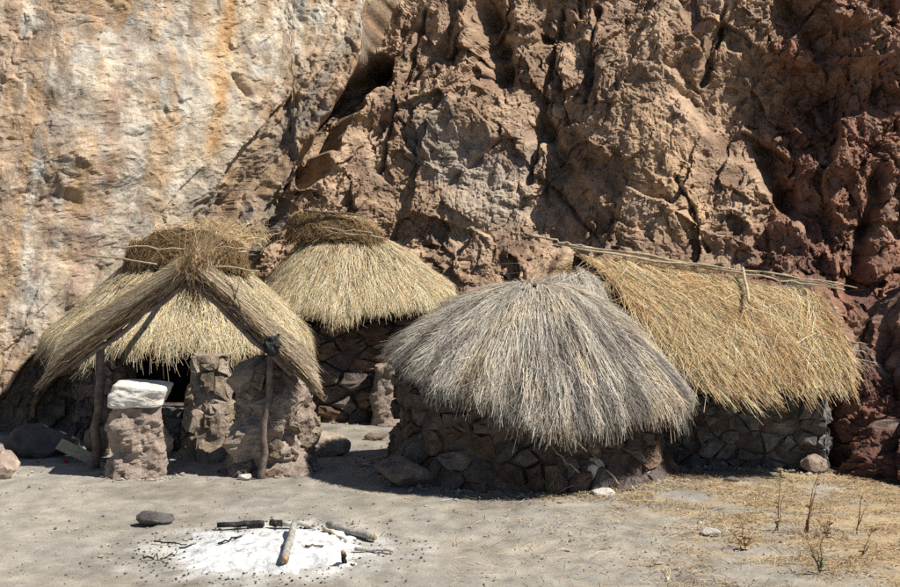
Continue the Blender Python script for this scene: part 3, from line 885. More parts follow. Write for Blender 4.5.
def pl_patch(P, c): return mix(c, straw_cols(len(c), PALEPAL, [4, 4, 4, 2, 1]), .8 * sst(18.5, 19.0, P[:, 1] + .25 * noise2(P[:, 0] * 2, P[:, 2] * 2, 821)))
for nm, sf, pat in (('roof_slope', pl_s, pl_patch), ('roof_slope', pr_s, None)):
    sl = shell(nm, sf, .04, po, nu=10, nt=16, wrap=False, thick=.10)
    t_ = thatch('thatch', sf, sl, 16000, PORCHPAL, [4, 4, 3, 2, 3], ush=(-.02, 1.0), fringe=.2, len_t=(.16, .4), fringe_len=(-.02, .14), fan=.05, thick=(.015, .04), patch=pat, tuft=.03)
# straw along the open front edges, hanging from the gable
for sf, m_ in ((pl_s, 2600), (pr_s, 2600)):
    t0 = rng.random(m_) * .8; L = rng.uniform(.15, .45, m_)
    s = np.linspace(0, 1, 5)[None, :]
    P = sf(np.repeat(rng.uniform(-.03, .04, (m_, 1)), 5, 1), t0[:, None] + L[:, None] * s)
    P = P + np.array((0, 0, 1.0)) * rng.uniform(-.15, .03, (m_, 1, 1)) + rng.normal(0, .012, (m_, 5, 3)) + np.array((0, -1.0, 0)) * rng.uniform(-.02, .05, (m_, 1, 1))
    tg = P[:, -1] - P[:, 0]; sd_ = np.cross(tg, rng.normal(0, 1, (m_, 3))); sd_ /= np.linalg.norm(sd_, axis=1, keepdims=True)
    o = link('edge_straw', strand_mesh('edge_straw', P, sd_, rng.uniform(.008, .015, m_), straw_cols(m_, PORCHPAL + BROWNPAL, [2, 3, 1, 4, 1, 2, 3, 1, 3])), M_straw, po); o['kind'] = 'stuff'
# tuft bound at the apex, spilling down inside the gable and up on the ridge
m_ = 900
p0 = AP + rng.normal(0, 1, (m_, 3)) * np.array((.10, .25, .06)) + np.array((0, .4, .0))
dv = rng.normal(0, .35, (m_, 3)); dv[:, 2] = np.where(rng.random(m_) < .7, -1, .6); dv[:, 1] += np.where(dv[:, 2] > 0, .2, 0)
ln = rng.uniform(.15, .6, m_)[:, None, None] * np.where(dv[:, 2] > 0, .65, 1)[:, None, None]
s = np.linspace(0, 1, 5)[None, :, None]
P = p0[:, None] + dv[:, None] * ln * s + rng.normal(0, .01, (m_, 5, 3))
sd_ = np.cross(dv, rng.normal(0, 1, (m_, 3))); sd_ /= np.linalg.norm(sd_, axis=1, keepdims=True)
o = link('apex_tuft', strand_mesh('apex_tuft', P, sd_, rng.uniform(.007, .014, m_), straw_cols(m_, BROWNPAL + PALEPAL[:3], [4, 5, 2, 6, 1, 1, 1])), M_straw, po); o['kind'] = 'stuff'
def pole(name, p0, p1, r0, r1, seed, wob=.04, mat=None, parent=None, n=8):
    pts = bent(p0, p1, n, wob, seed)
    return link(name, tube_mesh(name, pts, [r0 + (r1 - r0) * i / n for i in range(n + 1)], 9, rough=.08, seed=seed), mat or M_wood, parent)
lp = pole('post', (-5.2, 18.3, -.15), (-5.12, 18.3, 1.80), .075, .06, 1, .05, parent=po)
pole('fork', (-5.12, 18.3, 1.72), (-4.82, 18.32, 2.05), .05, .035, 2, .02, parent=lp)
pole('fork', (-5.12, 18.3, 1.72), (-5.3, 18.35, 1.98), .05, .03, 3, .02, parent=lp)
rp = pole('post', (-2.67, 17.62, -.15), (-2.53, 17.66, 1.78), .058, .05, 4, .04, parent=po)
pole('fork', (-2.53, 17.66, 1.72), (-2.42, 17.7, 2.02), .045, .03, 5, .02, parent=rp)
pole('fork', (-2.53, 17.66, 1.72), (-2.68, 17.7, 2.02), .045, .03, 6, .02, parent=rp)
kn = link('lashing', rock_mesh('lashing', (.30, .26, .34), 77, 3, 0, .25, .2), M_char, rp); kn.location = (-2.5, 17.58, 1.86)
down = np.array((0, 0, -.24))
pole('ridge_pole', AP + np.array((.02, -.18, -.16)), AB + np.array((-.25, 1.5, -.1)), .05, .045, 7, .03, parent=po)
for k, u_ in enumerate((.04, .5, .95)):
    a = pl_s(np.array([u_]), np.array([0.0]))[0] + down; b = pl_s(np.array([u_]), np.array([.93]))[0] + down
    pole('rafter', a, b, .045, .035, 10 + k, .05, parent=po)
    a = pr_s(np.array([u_]), np.array([0.0]))[0] + down; b = pr_s(np.array([u_]), np.array([.93]))[0] + down
    pole('rafter', a, b, .05, .04, 20 + k, .05, parent=po)
for k, t_ in enumerate((.45, .75)):
    for sf in (pl_s, pr_s):
        a = sf(np.array([.0]), np.array([t_]))[0] + down * .8; b = sf(np.array([1.0]), np.array([t_]))[0] + down * .8
        pole('purlin', a, b, .03, .025, 40 + k, .02, parent=po)
for k, (p, q) in enumerate([((-3.05, 17.7, 2.5), (-3.12, 17.72, 2.75)), ((-3.05, 17.7, 2.5), (-2.98, 17.7, 2.74)), ((-3.06, 17.72, 2.62), (-3.2, 17.74, 2.8)), ((-2.96, 17.66, 2.38), (-3.04, 17.68, 2.66))]):
    pole('twig', p, q, .012, .007, 60 + k, .02, parent=po, n=3)
at_origin(po)

# ================================================================== PILLARS by the porch
def pillar(label, x, y, rx, ry, h, seed, mat, stones, mat_s, taper=.82, amp=.09, size=.24, group='mud and stone pillars', rz=0, dome=False):
    root = thing('stone_pillar', label, 'pillar', (x, y, 0), group)
    nu, nv = 56, 44
    th = np.arange(nu) / nu * TAU; vz = np.linspace(-.1, h, nv)
    TH, VZ = np.meshgrid(th, vz, indexing='ij')
    k = 1 - (1 - taper) * np.clip(VZ / h, 0, 1) + .16 * np.exp(-np.maximum(VZ, 0) / .09)
    e = .7
    ex = np.sign(np.cos(TH)) * np.abs(np.cos(TH)) ** e; ey = np.sign(np.sin(TH)) * np.abs(np.sin(TH)) ** e
    P = np.stack([ex * rx * k, ey * ry * k, VZ], -1)
    nz = amp * fbm3(P + seed * 5.1, 2.2, seed, 5) + .9 * amp * fbm3(P - seed, 6, seed + 4, 4)
    P[..., 0] += ex * nz; P[..., 1] += ey * nz
    if dome:
        kk = np.sqrt(np.clip(1 - np.clip((VZ / h - .72) / .30, 0, 1) ** 2.2, 0, 1)); P[..., 0] *= kk; P[..., 1] *= kk
    P[..., 2] += np.where(VZ > h - .02, .6 * nz, 0)
    V = np.concatenate([P.reshape(-1, 3), [[0, 0, h + .02]]])
    me = np_mesh('pillar_body', V, grid_faces(nu, nv, True))
    bm = bmesh.new(); bm.from_mesh(me); bm.verts.ensure_lookup_table()
    c = bm.verts[nu * nv]
    for i in range(nu): bm.faces.new([bm.verts[i * nv + nv - 1], bm.verts[((i + 1) % nu) * nv + nv - 1], c])
    bmesh.ops.recalc_face_normals(bm, faces=bm.faces)
    bm.to_mesh(me); bm.free()
    body = link('pillar_body', me, mat, root); body.rotation_euler.z = rz
    if stones:
        W, L_ = ring_wall(0, 0, rx * .95, ry * .95, 170, 370, flare=.08)
        rr = random.Random(seed)
        def Wt(u, v, dp):
            q = W(u, v, dp); kk = 1 - (1 - taper) * v / h
            return (q[0] * kk, q[1] * kk, q[2])
        build_stones(body, Wt, L_, h, size, 1.2, mat_s, seed, prot=(.03, .12), keep=lambda a, b: rr.random() < stones)
    return root
pillar('squat mud pillar with a white slab lying on top', -4.48, 18.0, .375, .36, .98, 61, M_mud_p, .0, M_stone_p, taper=.88, amp=.075)
pillar('pillar of stacked tan stones between the two porch pillars', -3.66, 19.05, .36, .30, 1.56, 62, M_mud_p, 1.0, [M_stone_p, M_stone_p, M_boulder_t], taper=.68, amp=.05, size=.36)
pillar('broad shaded pillar just behind the right porch pole', -2.66, 18.2, .54, .42, 1.64, 63, M_mud_p, .35, [M_stone, M_stone_p, M_stone_b], taper=.74, amp=.12, dome=True)
pillar('narrow rough pillar leaning against the broad pillar, lit by the sun', -2.2, 18.55, .2, .26, 1.35, 64, M_mud_p, .4, M_stone_p, taper=.9, amp=.07)
pillar('sunlit mud pillar at the back hut, seen past the grey thatch', -1.15, 22.15, .20, .26, 1.02, 65, M_mud_p, .0, M_stone_p, taper=.95, amp=.05)
sl_ = link('stone_slab', block_mesh('stone_slab', (.76, .62, .33), 75, p=8, rough=.07), M_white)
sl_.location = (-4.46, 17.98, 1.13); sl_.rotation_euler = (.04, .05, .1)
tag(sl_, 'thick white stone slab lying on the squat mud pillar', 'stone')
lwll = thing('low_wall', 'low dark stone wall between the porch pillars', 'wall', (-4.0, 19.6, 0))
Wq, Lq = line_wall((-4.75, 19.55), (-3.0, 19.35))
lc = wall_core('wall_core', Wq, Lq, .72, lwll, M_mud, seed=9)
build_stones(lc, Wq, Lq, .7, .22, 1.3, M_stone_g, 33, prot=(.02, .08))
at_origin(lwll)

# ================================================================== RIGHT HUT, gold thatch
rh = thing('rectangular_hut', 'long stone hut with tousled golden straw roof and ridge poles against the red rock', 'hut', (4.3, 18.8, 0), 'thatched huts under the cliff')
RL, RR = np.array((2.02, 20.35, 3.12)), np.array((5.92, 19.55, 2.50))
EL, ER = np.array((3.35, 17.95, 1.52)), np.array((5.72, 17.62, 1.46))
r_surf = ruled(RL, RR, EL, ER, .14)
def back_(u, t):
    u_, t_ = u[..., None], t[..., None]
    r_ = RL + (RR - RL) * u_
    return r_ + np.array((0, 1.3, -1.0)) * t_
shell('thatch_bed', r_surf, .07, rh, nu=24, nt=16, wrap=False, thick=.10)
shell('rear_thatch_bed', back_, .07, rh, nu=24, nt=6, wrap=False, thick=.10)
def r_patch(P, c):
    n = fbm2(P[:, 0] * 1.3, P[:, 2] * 1.3, 811, 4)
    c = mix(c, np.array((.42, .24, .11)), sst(.12, .5, n) * .5)
    return mix(c, np.array((.66, .54, .32)), sst(.05, .5, -n) * .4)
thatch('thatch', r_surf, rh, 46000, GOLDPAL, [5, 2.4, 5, 2, 1.6, 5], ush=(-.01, .955), fringe=.2, len_t=(.16, .44), thick=(.03, .065), fan=.10, comb=.09, rowdy=.08, bump=1.0, fringe_len=(-.10, .24), patch=r_patch, width=(.004, .009), wander=.014)
thatch('rear_thatch', back_, rh, 4000, GOLDPAL, [5, 4, 4, 2.4, 1, 1.5], ush=(0, 1.0), fringe=.1, len_t=(.3, .6), fan=.1, rowdy=.1)
def rpt(u, t, up=0, fr=0): return tuple(r_surf(np.array([u]), np.array([t]))[0] + np.array((0, -fr, up)))
for k, (p, q, rr_) in enumerate([
    ((1.75, 20.3, 3.22), (5.75, 19.5, 2.62), .022), ((1.95, 20.2, 3.16), (5.98, 19.45, 2.58), .018), ((2.6, 20.1, 3.12), (6.1, 19.4, 2.62), .016), ((4.2, 19.6, 2.84), (6.12, 19.38, 2.53), .016),
    ((1.3, 20.4, 3.36), (2.3, 20.2, 3.16), .018), ((4.9, 19.6, 2.80), (6.35, 19.5, 2.55), .014), ((3.0, 20.0, 2.98), (4.3, 19.75, 2.82), .012)]):
    pole('ridge_pole', p, q, rr_, rr_ * .7, 80 + k, .035, M_wood_p, rh, 12)
pole('batten', rpt(.67, -.02, .12, .10), rpt(.565, .5, .12, .22), .026, .022, 90, .01, M_wood_p, rh)
pole('batten', rpt(.34, .62, .08), rpt(.30, .98, .12), .014, .01, 91, .02, M_wood_p, rh)
for k, t_ in enumerate((.12, .2, .28, .36, .46)):
    a = np.array(rpt(0, t_)) + np.array((-.18 - .05 * (k % 3), .0, -.13)); b = np.array(rpt(1, t_)) + np.array((.02 + .05 * (k % 2), 0, -.12))
    pole('purlin', a, b, .022, .018, 95 + k, .015, M_wood_p, rh)
for k, u_ in enumerate((.02, .3, .55, .8, .98)):
    pole('rafter', np.array(rpt(u_, 0)) + down, np.array(rpt(u_, 1.0)) + down, .035, .03, 105 + k, .03, M_wood, rh)
for k, (t_, ln) in enumerate(((.62, .2), (.72, .35), (.8, .3), (.88, .42))):
    a = np.array(rpt(.97, t_)) + np.array((0, 0, .03))
    pole('loose_stick', a, a + np.array((ln, -.05, -.1 * ln - .04)), .010, .006, 115 + k, .02, M_wood_p, rh, 4)
Wr, Lr = line_wall((3.1, 18.6), (5.42, 18.06))
rw = wall_core('wall', Wr, Lr, 1.55, rh, M_mud, seed=6)
build_stones(rw, Wr, Lr, 1.5, .22, 1.4, M_stone_g, 25, prot=(.01, .13), keep=drop(.06, 3))
Wr2, Lr2 = line_wall((5.42, 18.06), (5.62, 19.6))
rw2 = wall_core('wall', Wr2, Lr2, 1.5, rh, M_mud, seed=7)
build_stones(rw2, Wr2, Lr2, 1.45, .24, 1.3, M_stone_g, 26, prot=(.03, .12))
Wr3, Lr3 = line_wall((2.9, 20.2), (3.1, 18.6))
wall_core('wall', Wr3, Lr3, 1.6, rh, M_mud, seed=8)
at_origin(rh)

# ================================================================== BOULDERS AND LOOSE STONES
G = 'loose boulders and stones'
rock('boulder', 'rounded brown boulder lying between the left pillars and the grey hut', 'boulder', -1.92, 19.35, (.74, .6, .40), M_boulder_t, 201, rz=.2, sink=.2, tilt=(.35, .12), group=G, sub=4)
rock('boulder', 'broad dark shaded boulder left of the porch pole', 'boulder', -6.3, 19.3, (1.25, .8, .62), M_boulder_d, 202, rz=-.1, sink=.2, group=G, sub=4)
rock('boulder', 'pale boulder cut by the left edge of the picture', 'boulder', -6.42, 17.7, (.62, .6, .50), M_boulder, 203, sink=.2, group=G, sub=4)
rock('flat_rock', 'flat dark rock lying alone on the bare earth before the porch', 'rock', -3.56, 15.05, (.48, .30, .2), M_boulder_d, 204, rz=.1, sink=.15, group=G, sub=4, cuts=9)
rock('boulder', 'big slab-sided boulder at the left foot of the grey hut', 'boulder', -.62, 17.25, (.85, .75, .46), M_stone, 205, rz=.5, sink=.15, group=G, sub=4, cuts=10, tilt=(.05, .12))
rock('boulder', 'wedge-shaped boulder leaning on the grey hut wall above the big slab-sided one', 'boulder', -.35, 17.5, (.7, .4, .75), M_stone, 206, rz=.6, sink=.1, group=G, sub=4, cuts=10, tilt=(.25, .3))
rock('stone', 'pale greenish stone lying flat before the grey hut wall', 'stone', 2.04, 16.55, (.34, .28, .14), M_palestone, 207, rz=.3, sink=.2, group=G)
rock('stone', 'pale triangular stone where the two right huts meet', 'stone', 2.62, 17.45, (.42, .34, .2), M_palestone, 208, rz=-.4, sink=.2, group=G, tilt=(.3, 0))
rock('stone', 'sunlit block beneath the right side of the grey thatch', 'stone', 1.92, 17.0, (.48, .36, .46), M_palestone, 209, rz=.2, sink=.1, group=G, cuts=9)
rock('stone', 'small square stone on the block beneath the grey thatch', 'stone', 1.93, 17.02, (.24, .22, .2), M_stone_p, 210, rz=.5, sink=.05, z=.42, group=G, cuts=9)
rock('boulder', 'large rough boulder in the corner between the grey hut and the gold hut', 'boulder', 2.7, 17.85, (.62, .5, .62), M_boulder, 211, rz=.1, sink=.12, group=G, sub=4, cuts=9)
rock('stone', 'small light stone at the foot of the gold hut wall near the corner', 'stone', 3.22, 18.05, (.18, .12, .09), M_palestone, 212, sink=.1, group=G)
rock('stone', 'white stone lying in the dry litter at the lower right', 'stone', 3.03, 14.55, (.24, .15, .10), M_palestone, 213, rz=-.3, sink=.1, group=G)
rock('stone', 'small dark stone on the bare earth before the gold hut wall', 'stone', 3.92, 17.4, (.26, .12, .08), M_boulder_d, 214, rz=.1, sink=.1, group=G)
rock('stone', 'brown stone on bare earth below the back hut pillar', 'stone', -1.22, 20.6, (.42, .24, .16), M_boulder, 215, rz=.1, sink=.2, group=G)
rock('stone', 'small stone at the foot of the right porch pole', 'stone', -2.88, 17.55, (.2, .14, .1), M_palestone, 216, sink=.1, group=G)
rock('stone', 'low block at the right end of the gold hut wall', 'stone', 5.22, 17.92, (.42, .3, .3), M_boulder, 217, rz=.3, sink=.1, group=G, cuts=10, sub=4)
RT = ((.20, .105, .08), (.12, .065, .055), (.30, .24, .215))
outcrop('dark red broken rock wedged against the right end of the gold hut', 6.2, 18.95, .62, .85, 1.75, 1201, RT)
outcrop('tall dark red rock mass filling the lower right corner', 7.35, 19.2, 1.15, 1.3, 2.7, 1301, ((.22, .125, .095), (.12, .07, .058), (.27, .18, .145)))
outcrop('low dark rock at the foot of the red rock mass in the corner', 6.45, 17.85, .6, .5, .75, 1401, RT)

# ================================================================== HEARTH
def ash_heap():
    nu, nr = 160, 46
    th = np.arange(nu) / nu * TAU; rr_ = np.linspace(0, 1, nr)
    TH, RR_ = np.meshgrid(th, rr_, indexing='ij')
    out = 1 + .34 * fbm2(np.cos(TH) * 2.2, np.sin(TH) * 2.2, 900, 6, .6)
    x = np.cos(TH) * RR_ * out * 1.12; y = np.sin(TH) * RR_ * out * .86
    h = .11 * (1 - RR_ ** 1.8) + (.03 * fbm2(x * 3, y * 3, 905, 4) + .012 * ridged2(x * 9, y * 9, 909, 3)) * (1 - RR_ ** 3) - .02 * RR_ ** 6
    gz_ = ground_h(x + ASH[0], y + ASH[1])
    me = np_mesh('ash_heap', np.stack([x, y, h + gz_], -1), grid_faces(nu, nr, True), smooth=True)
    o = link('ash_heap', me, M_ash); o.location = (ASH[0], ASH[1], 0)
    return tag(o, 'low spread heap of white ash on the bare ground', 'ash heap')
ash_heap()
def log(label, p0, p1, r0, r1, seed, mat, cut=True, name='log', wob=.014, group='burnt logs in the ash'):
    root = thing(name, label, 'log' if name == 'log' else 'stick', p0, group)
    pts = bent(p0, p1, 7, wob, seed)
    b = link('bark', tube_mesh('bark', pts, [.82 * (r0 + (r1 - r0) * i / 7) for i in range(8)], 11, rough=.16, seed=seed), mat, root)
    if cut:
        d_ = (pts[-1] - pts[-2]).normalized()
        e = link('cut_end', tube_mesh('cut_end', [pts[-1] - d_ * .02, pts[-1] + d_ * .012, pts[-1] + d_ * .03], [r1 * .74, r1 * .7, r1 * .4], 11, rough=.3, seed=seed), M_cut, root)
    at_origin(root)
    return root
log('grey log lying across the ash heap towards the viewer, its cut end tan', (-1.76, 14.15, .24), (-1.74, 13.15, .10), .042, .055, 301, M_bark)
log('grey log on the far right rim of the ash heap', (-1.42, 14.6, .10), (-.86, 14.15, .07), .055, .05, 302, M_bark)
log('charred black log on the far rim of the ash heap', (-2.75, 14.75, .06), (-2.2, 14.82, .06), .035, .045, 303, M_char, False)
log('short black stub beside the pale log on the far rim', (-2.12, 14.78, .08), (-2.0, 14.75, .08), .05, .05, 304, M_char, False)
log('pale burnt log on the far rim in the middle', (-1.98, 14.78, .07), (-1.62, 14.75, .06), .04, .035, 305, M_bark)
log('thin grey stick jutting from the right rim of the ash', (-1.05, 13.75, .05), (-.62, 13.72, .04), .026, .022, 306, M_bark, False, 'stick')
log('short charred stub standing in the near right ash', (-1.12, 13.3, .03), (-1.13, 13.2, .16), .035, .03, 307, M_char, True)
log('split tan splinter leaning on the right rim log', (-1.45, 14.35, .12), (-1.15, 14.05, .06), .028, .012, 308, M_wood_p, False, 'stick')
log('dark twig at the left fringe of the ash', (-3.35, 14.15, .03), (-2.95, 14.0, .03), .012, .008, 309, M_char, False, 'stick')
log('bent black twig on the near left fringe of the ash', (-3.3, 13.45, .03), (-2.98, 13.55, .03), .014, .01, 310, M_char, False, 'stick', .05)
log('small black twig near the left end of the ash heap', (-3.0, 13.85, .03), (-2.75, 14.0, .05), .013, .01, 311, M_char, False, 'stick')
log('black stick half sunk in the left part of the ash', (-2.55, 13.75, .11), (-2.32, 13.95, .14), .014, .012, 312, M_char, False, 'stick')
log('brown stick lying on ash right of the long log', (-1.58, 13.62, .12), (-1.38, 13.66, .11), .016, .012, 313, M_wood, False, 'stick')

def scatter_bits(name, n, pos, size, colf, mat, flat=.6, kind='stuff'):
    """many tiny angular pieces joined in one object"""
    x, y = pos
    base_ = np.array([(1, 0, 0), (-1, 0, 0), (0, 1, 0), (0, -1, 0), (0, 0, 1), (0, 0, -1)], float)
    fc = np.array([(0, 2, 4), (2, 1, 4), (1, 3, 4), (3, 0, 4), (2, 0, 5), (1, 2, 5), (3, 1, 5), (0, 3, 5)])
    V = base_[None] * rng.uniform(.5, 1.3, (n, 6, 1)) + rng.normal(0, .12, (n, 6, 3))
    sz = np.stack([size, size * rng.uniform(.5, .9, n), size * flat * rng.uniform(.5, 1, n)], -1)
    V = V * sz[:, None]
    a = rng.uniform(0, TAU, n); ca, sa = np.cos(a)[:, None], np.sin(a)[:, None]
    V = np.stack([V[..., 0] * ca - V[..., 1] * sa, V[..., 0] * sa + V[..., 1] * ca, V[..., 2]], -1)
    V += np.stack([x, y, ground_h(x, y) + sz[:, 2] * .25 + .004], -1)[:, None]
    F = (fc[None] + (np.arange(n) * 6)[:, None, None]).reshape(-1, 3)
    cc = np.repeat(colf(n)[:, None], 6, 1)
    return link(name, np_mesh(name, V, F, cc), mat)

n = 700
a, rr_ = rng.uniform(0, TAU, n), rng.normal(1.0, .26, n)
cb = scatter_bits('charcoal_crumbs', n, (ASH[0] + np.cos(a) * rr_ * 1.25, ASH[1] + np.sin(a) * rr_ * 1.0), rng.uniform(.006, .026, n), lambda n: np.repeat(rng.uniform(.015, .09, (n, 1)), 3, 1), M_weed)
tag(cb, 'black charcoal crumbs strewn round the ash heap', 'charcoal', kind='stuff')
n = 6500
px, py = rng.uniform(-8.5, 7, n), rng.uniform(11, 24, n)
pb = scatter_bits('pebbles', n, (px, py), np.exp(rng.normal(-4.5, .55, n)), lambda n: np.array((.33, .285, .235)) * rng.uniform(.35, 1.5, (n, 1)), M_weed)
tag(pb, 'small pebbles and clods scattered over the bare earth', 'pebbles', kind='stuff')

# rubble and clods banked against the walls and pillars
RB_ = []
for (cx_, cy_, rx_, ry_, k_) in ((1.15, 18.4, 2.12, 1.76, 900), (-4.42, 18.0, .5, .46, 160), (-2.62, 18.2, .62, .5, 220), (-3.66, 19.05, .42, .36, 80), (-1.95, 23.75, 1.7, 1.55, 300)):
    a_ = rng.uniform(math.pi * .9, math.pi * 2.1, k_); q_ = 1 + np.abs(rng.normal(0, .10, k_))
    RB_.append(np.stack([cx_ + np.cos(a_) * rx_ * q_, cy_ + np.sin(a_) * ry_ * q_], -1))
t_ = rng.random(420); off_ = np.abs(rng.normal(0, .14, 420))
RB_.append(np.stack([3.1 + 2.4 * t_, 18.5 - .54 * t_ - off_], -1))
RB_ = np.concatenate(RB_); n = len(RB_)
rb = scatter_bits('rubble', n, (RB_[:, 0], RB_[:, 1]), np.exp(rng.normal(-3.75, .55, n)), lambda n: np.array((.34, .295, .25)) * rng.uniform(.4, 1.4, (n, 1)), M_weed)
tag(rb, 'small rubble and clods banked along the wall feet', 'rubble', kind='stuff')

# straw and leaf litter, thick at the lower right
def litter(name, label, n, xr, yr, dens, ln, wd, pal, w):
    x, y = rng.uniform(*xr, n * 6), rng.uniform(*yr, n * 6)
    k = rng.random(n * 6) < dens(x, y)
    x, y = x[k][:n], y[k][:n]; n = len(x)
    a = rng.uniform(0, TAU, n); l = rng.uniform(*ln, n)
    s = np.linspace(-.5, .5, 3)[None, :]
    P = np.stack([x[:, None] + np.cos(a)[:, None] * l[:, None] * s, y[:, None] + np.sin(a)[:, None] * l[:, None] * s, np.zeros((n, 3))], -1)
    P[..., 2] = ground_h(P[..., 0], P[..., 1]) + rng.uniform(.008, .028, (n, 1)) + rng.uniform(0, .02, (n, 3))
    sd_ = np.stack([-np.sin(a), np.cos(a), rng.uniform(-.5, .5, n)], -1)
    o = link(name, strand_mesh(name, P, sd_, rng.uniform(*wd, n), straw_cols(n, pal, w, .25)), M_straw)
    return tag(o, label, 'litter', kind='stuff')
LPAL = [(.50, .37, .2), (.58, .47, .3), (.42, .27, .13), (.26, .16, .09), (.62, .54, .40)]
def dens_r(x, y): return np.clip(sst(1.0, 3.4, x + .8 * fbm2(x * .7, y * .7, 920, 3) - .3 * (16 - y)) * (.35 + .9 * fbm2(x * 1.1, y * 1.6, 925, 3)) + .04, 0, 1)
litter('straw_litter', 'dry straw strewn over the ground at the lower right', 19000, (0, 7), (11.5, 18.2), dens_r, (.03, .20), (.004, .009), LPAL, [4, 4, 3, 2, 2])
litter('leaf_litter', 'dry curled leaves lying among the straw at the lower right', 3400, (1, 7), (11.5, 18), dens_r, (.015, .045), (.010, .026), LPAL, [3, 4, 4, 3, 3])
def dens_b(x, y):
    q = np.exp(-((np.hypot((x - 1.2) / 2.1, (y - 18.3) / 1.95) - 1) / .12) ** 2) + np.exp(-(((x + 7.2) / 1.2) ** 2 + ((y - 21.2) / .9) ** 2)) + .3 * np.exp(-((y - 17.9 + .2 * (x - 3)) / .25) ** 2) * (x > 2.5)
    return np.clip(q * .6 + .02, 0, 1)
litter('fallen_thatch', 'fallen bits of thatch lying round the hut walls', 2600, (-9, 6.5), (12, 23), dens_b, (.04, .2), (.006, .013), LPAL, [4, 4, 3, 2, 2])

# ================================================================== PLANTS
def weed(name, label, x, y, h, nst, seed, green=0.0, spread_=.35, leaves=10, lean_=(0, 0), cat='weed', rad=.009, lsz=.035):
    r = np.random.default_rng(seed)
    root = thing(name, label, cat, (x, y, gz(x, y)), 'dry weeds at the lower right')
    Ps, Ls = [], []
    for k in range(nst):
        hh = h * (1 if k == 0 else r.uniform(.25, .8))
        a = r.uniform(0, TAU); sp = spread_ * (r.uniform(.1, .4) if k == 0 else r.uniform(.3, 1)) * hh
        tip = np.array((math.cos(a) * sp + lean_[0] * hh, math.sin(a) * sp + lean_[1] * hh, hh))
        pts = [tuple(np.array((r.normal(0, .012), r.normal(0, .012), -.02)) * (1 - s) + tip * np.array((s ** 1.5, s ** 1.5, s)) + r.normal(0, .008, 3) * s) for s in np.linspace(0, 1, 6)]
        o = link('stalk', tube_mesh('stalk', pts, [rad * (1 - .13 * i) for i in range(6)], 5), M_stalk, root)
        for q in range(leaves):
            s = r.uniform(.15, 1) * 4.99; i = int(s)
            p = np.array(pts[i]) * (1 - (s - i)) + np.array(pts[i + 1]) * (s - i)
            Ls.append(p)
    if Ls:
        Ls = np.array(Ls); n = len(Ls)
        dv = r.normal(0, 1, (n, 3)); dv[:, 2] = np.abs(dv[:, 2]) * .5; dv /= np.linalg.norm(dv, axis=1, keepdims=True)
        s = np.linspace(0, 1, 3)[None, :, None]
        P = Ls[:, None] + dv[:, None] * (r.uniform(.5, 1.4, (n, 1, 1)) * lsz * 1.6) * s
        sd_ = np.cross(dv, r.normal(0, 1, (n, 3))); sd_ /= np.linalg.norm(sd_, axis=1, keepdims=True)
        cg = np.where(r.random((n, 1)) < green, np.array((.16, .19, .10)), np.array((.34, .24, .13))) * r.uniform(.7, 1.3, (n, 1))
        o = link('leaves', strand_mesh('leaves', P, sd_, r.uniform(.4, .9, n) * lsz, cg), M_weed, root); o['kind'] = 'stuff'
    return root
M_stalk = rock_mat('dry_stalk', (.16, .09, .05), (.26, .16, .09), (.36, .25, .14), scale=20, bump=.2, rand=.3)
weed('dry_weed', 'tallest bare weed stalk rising before the end of the gold hut', 4.15, 14.55, .88, 4, 401, leaves=3, spread_=.25, lean_=(.22, 0))
weed('dry_weed', 'slender green-tinged weed just left of the tallest stalk', 3.85, 14.7, .72, 2, 402, green=.8, leaves=8, spread_=.2, lean_=(.08, 0))
weed('dry_weed', 'leafy green weed nearest the viewer at the lower right', 3.85, 13.0, .48, 5, 403, green=.9, leaves=9, spread_=.45, lsz=.03)
weed('dry_weed', 'low brown twiggy weed left of the green weeds', 3.28, 13.95, .36, 6, 404, leaves=7, spread_=.9)
weed('dry_weed', 'cluster of short dry stubs at the foot of the tallest stalk', 4.35, 14.4, .26, 7, 405, leaves=4, spread_=.8, rad=.008)
weed('dry_weed', 'thin curved stalk right of the tallest weed', 4.75, 14.6, .5, 2, 406, leaves=4, spread_=.3, lean_=(.15, 0))
weed('dry_weed', 'thin leaning stalk near the right edge of the picture', 5.15, 13.8, .55, 2, 407, leaves=4, spread_=.4, lean_=(.4, 0))
weed('dry_weed', 'low dry sprig in the bottom right corner', 5.2, 12.9, .28, 3, 408, leaves=4, spread_=.7)
weed('dry_weed', 'small twig with brown leaves below the thin curved stalk', 4.45, 13.5, .3, 2, 409, leaves=4, spread_=.6, lean_=(.5, 0))
def tuft(name, label, x, y, h, n, w, pal, wt, cat='grass tuft', z=None, sp=.5, group=None, wd=(.005, .010)):
    p0 = np.stack([rng.normal(0, w * .3, n), rng.normal(0, w * .3, n), np.zeros(n) - .02], -1)
    dv = rng.normal(0, sp, (n, 3)); dv[:, 2] = 1; ln = rng.uniform(.4, 1.0, n) * h
    s = np.linspace(0, 1, 5)[None, :, None]
    P = p0[:, None] + dv[:, None] * ln[:, None, None] * s + np.array((0, 0, -.3)) * (s ** 2) * ln[:, None, None]
    sd_ = np.cross(dv, rng.normal(0, 1, (n, 3))); sd_ /= np.linalg.norm(sd_, axis=1, keepdims=True)
    o = link(name, strand_mesh(name, P, sd_, rng.uniform(*wd, n), straw_cols(n, pal, wt)), M_straw)
    o.location = (x, y, gz(x, y) if z is None else z)
    return tag(o, label, cat, group)
tuft('grass_tuft', 'little straw-coloured grass tuft at the foot of the grey hut', 1.4, 16.72, .34, 160, .2, LPAL, [4, 4, 2, 1, 4], sp=.3)
tuft('grass_tuft', 'green-brown grass tuft in shade against the grey hut wall', .98, 16.85, .3, 260, .5, [(.12, .12, .06), (.2, .17, .09)], [1, 1], sp=.5)
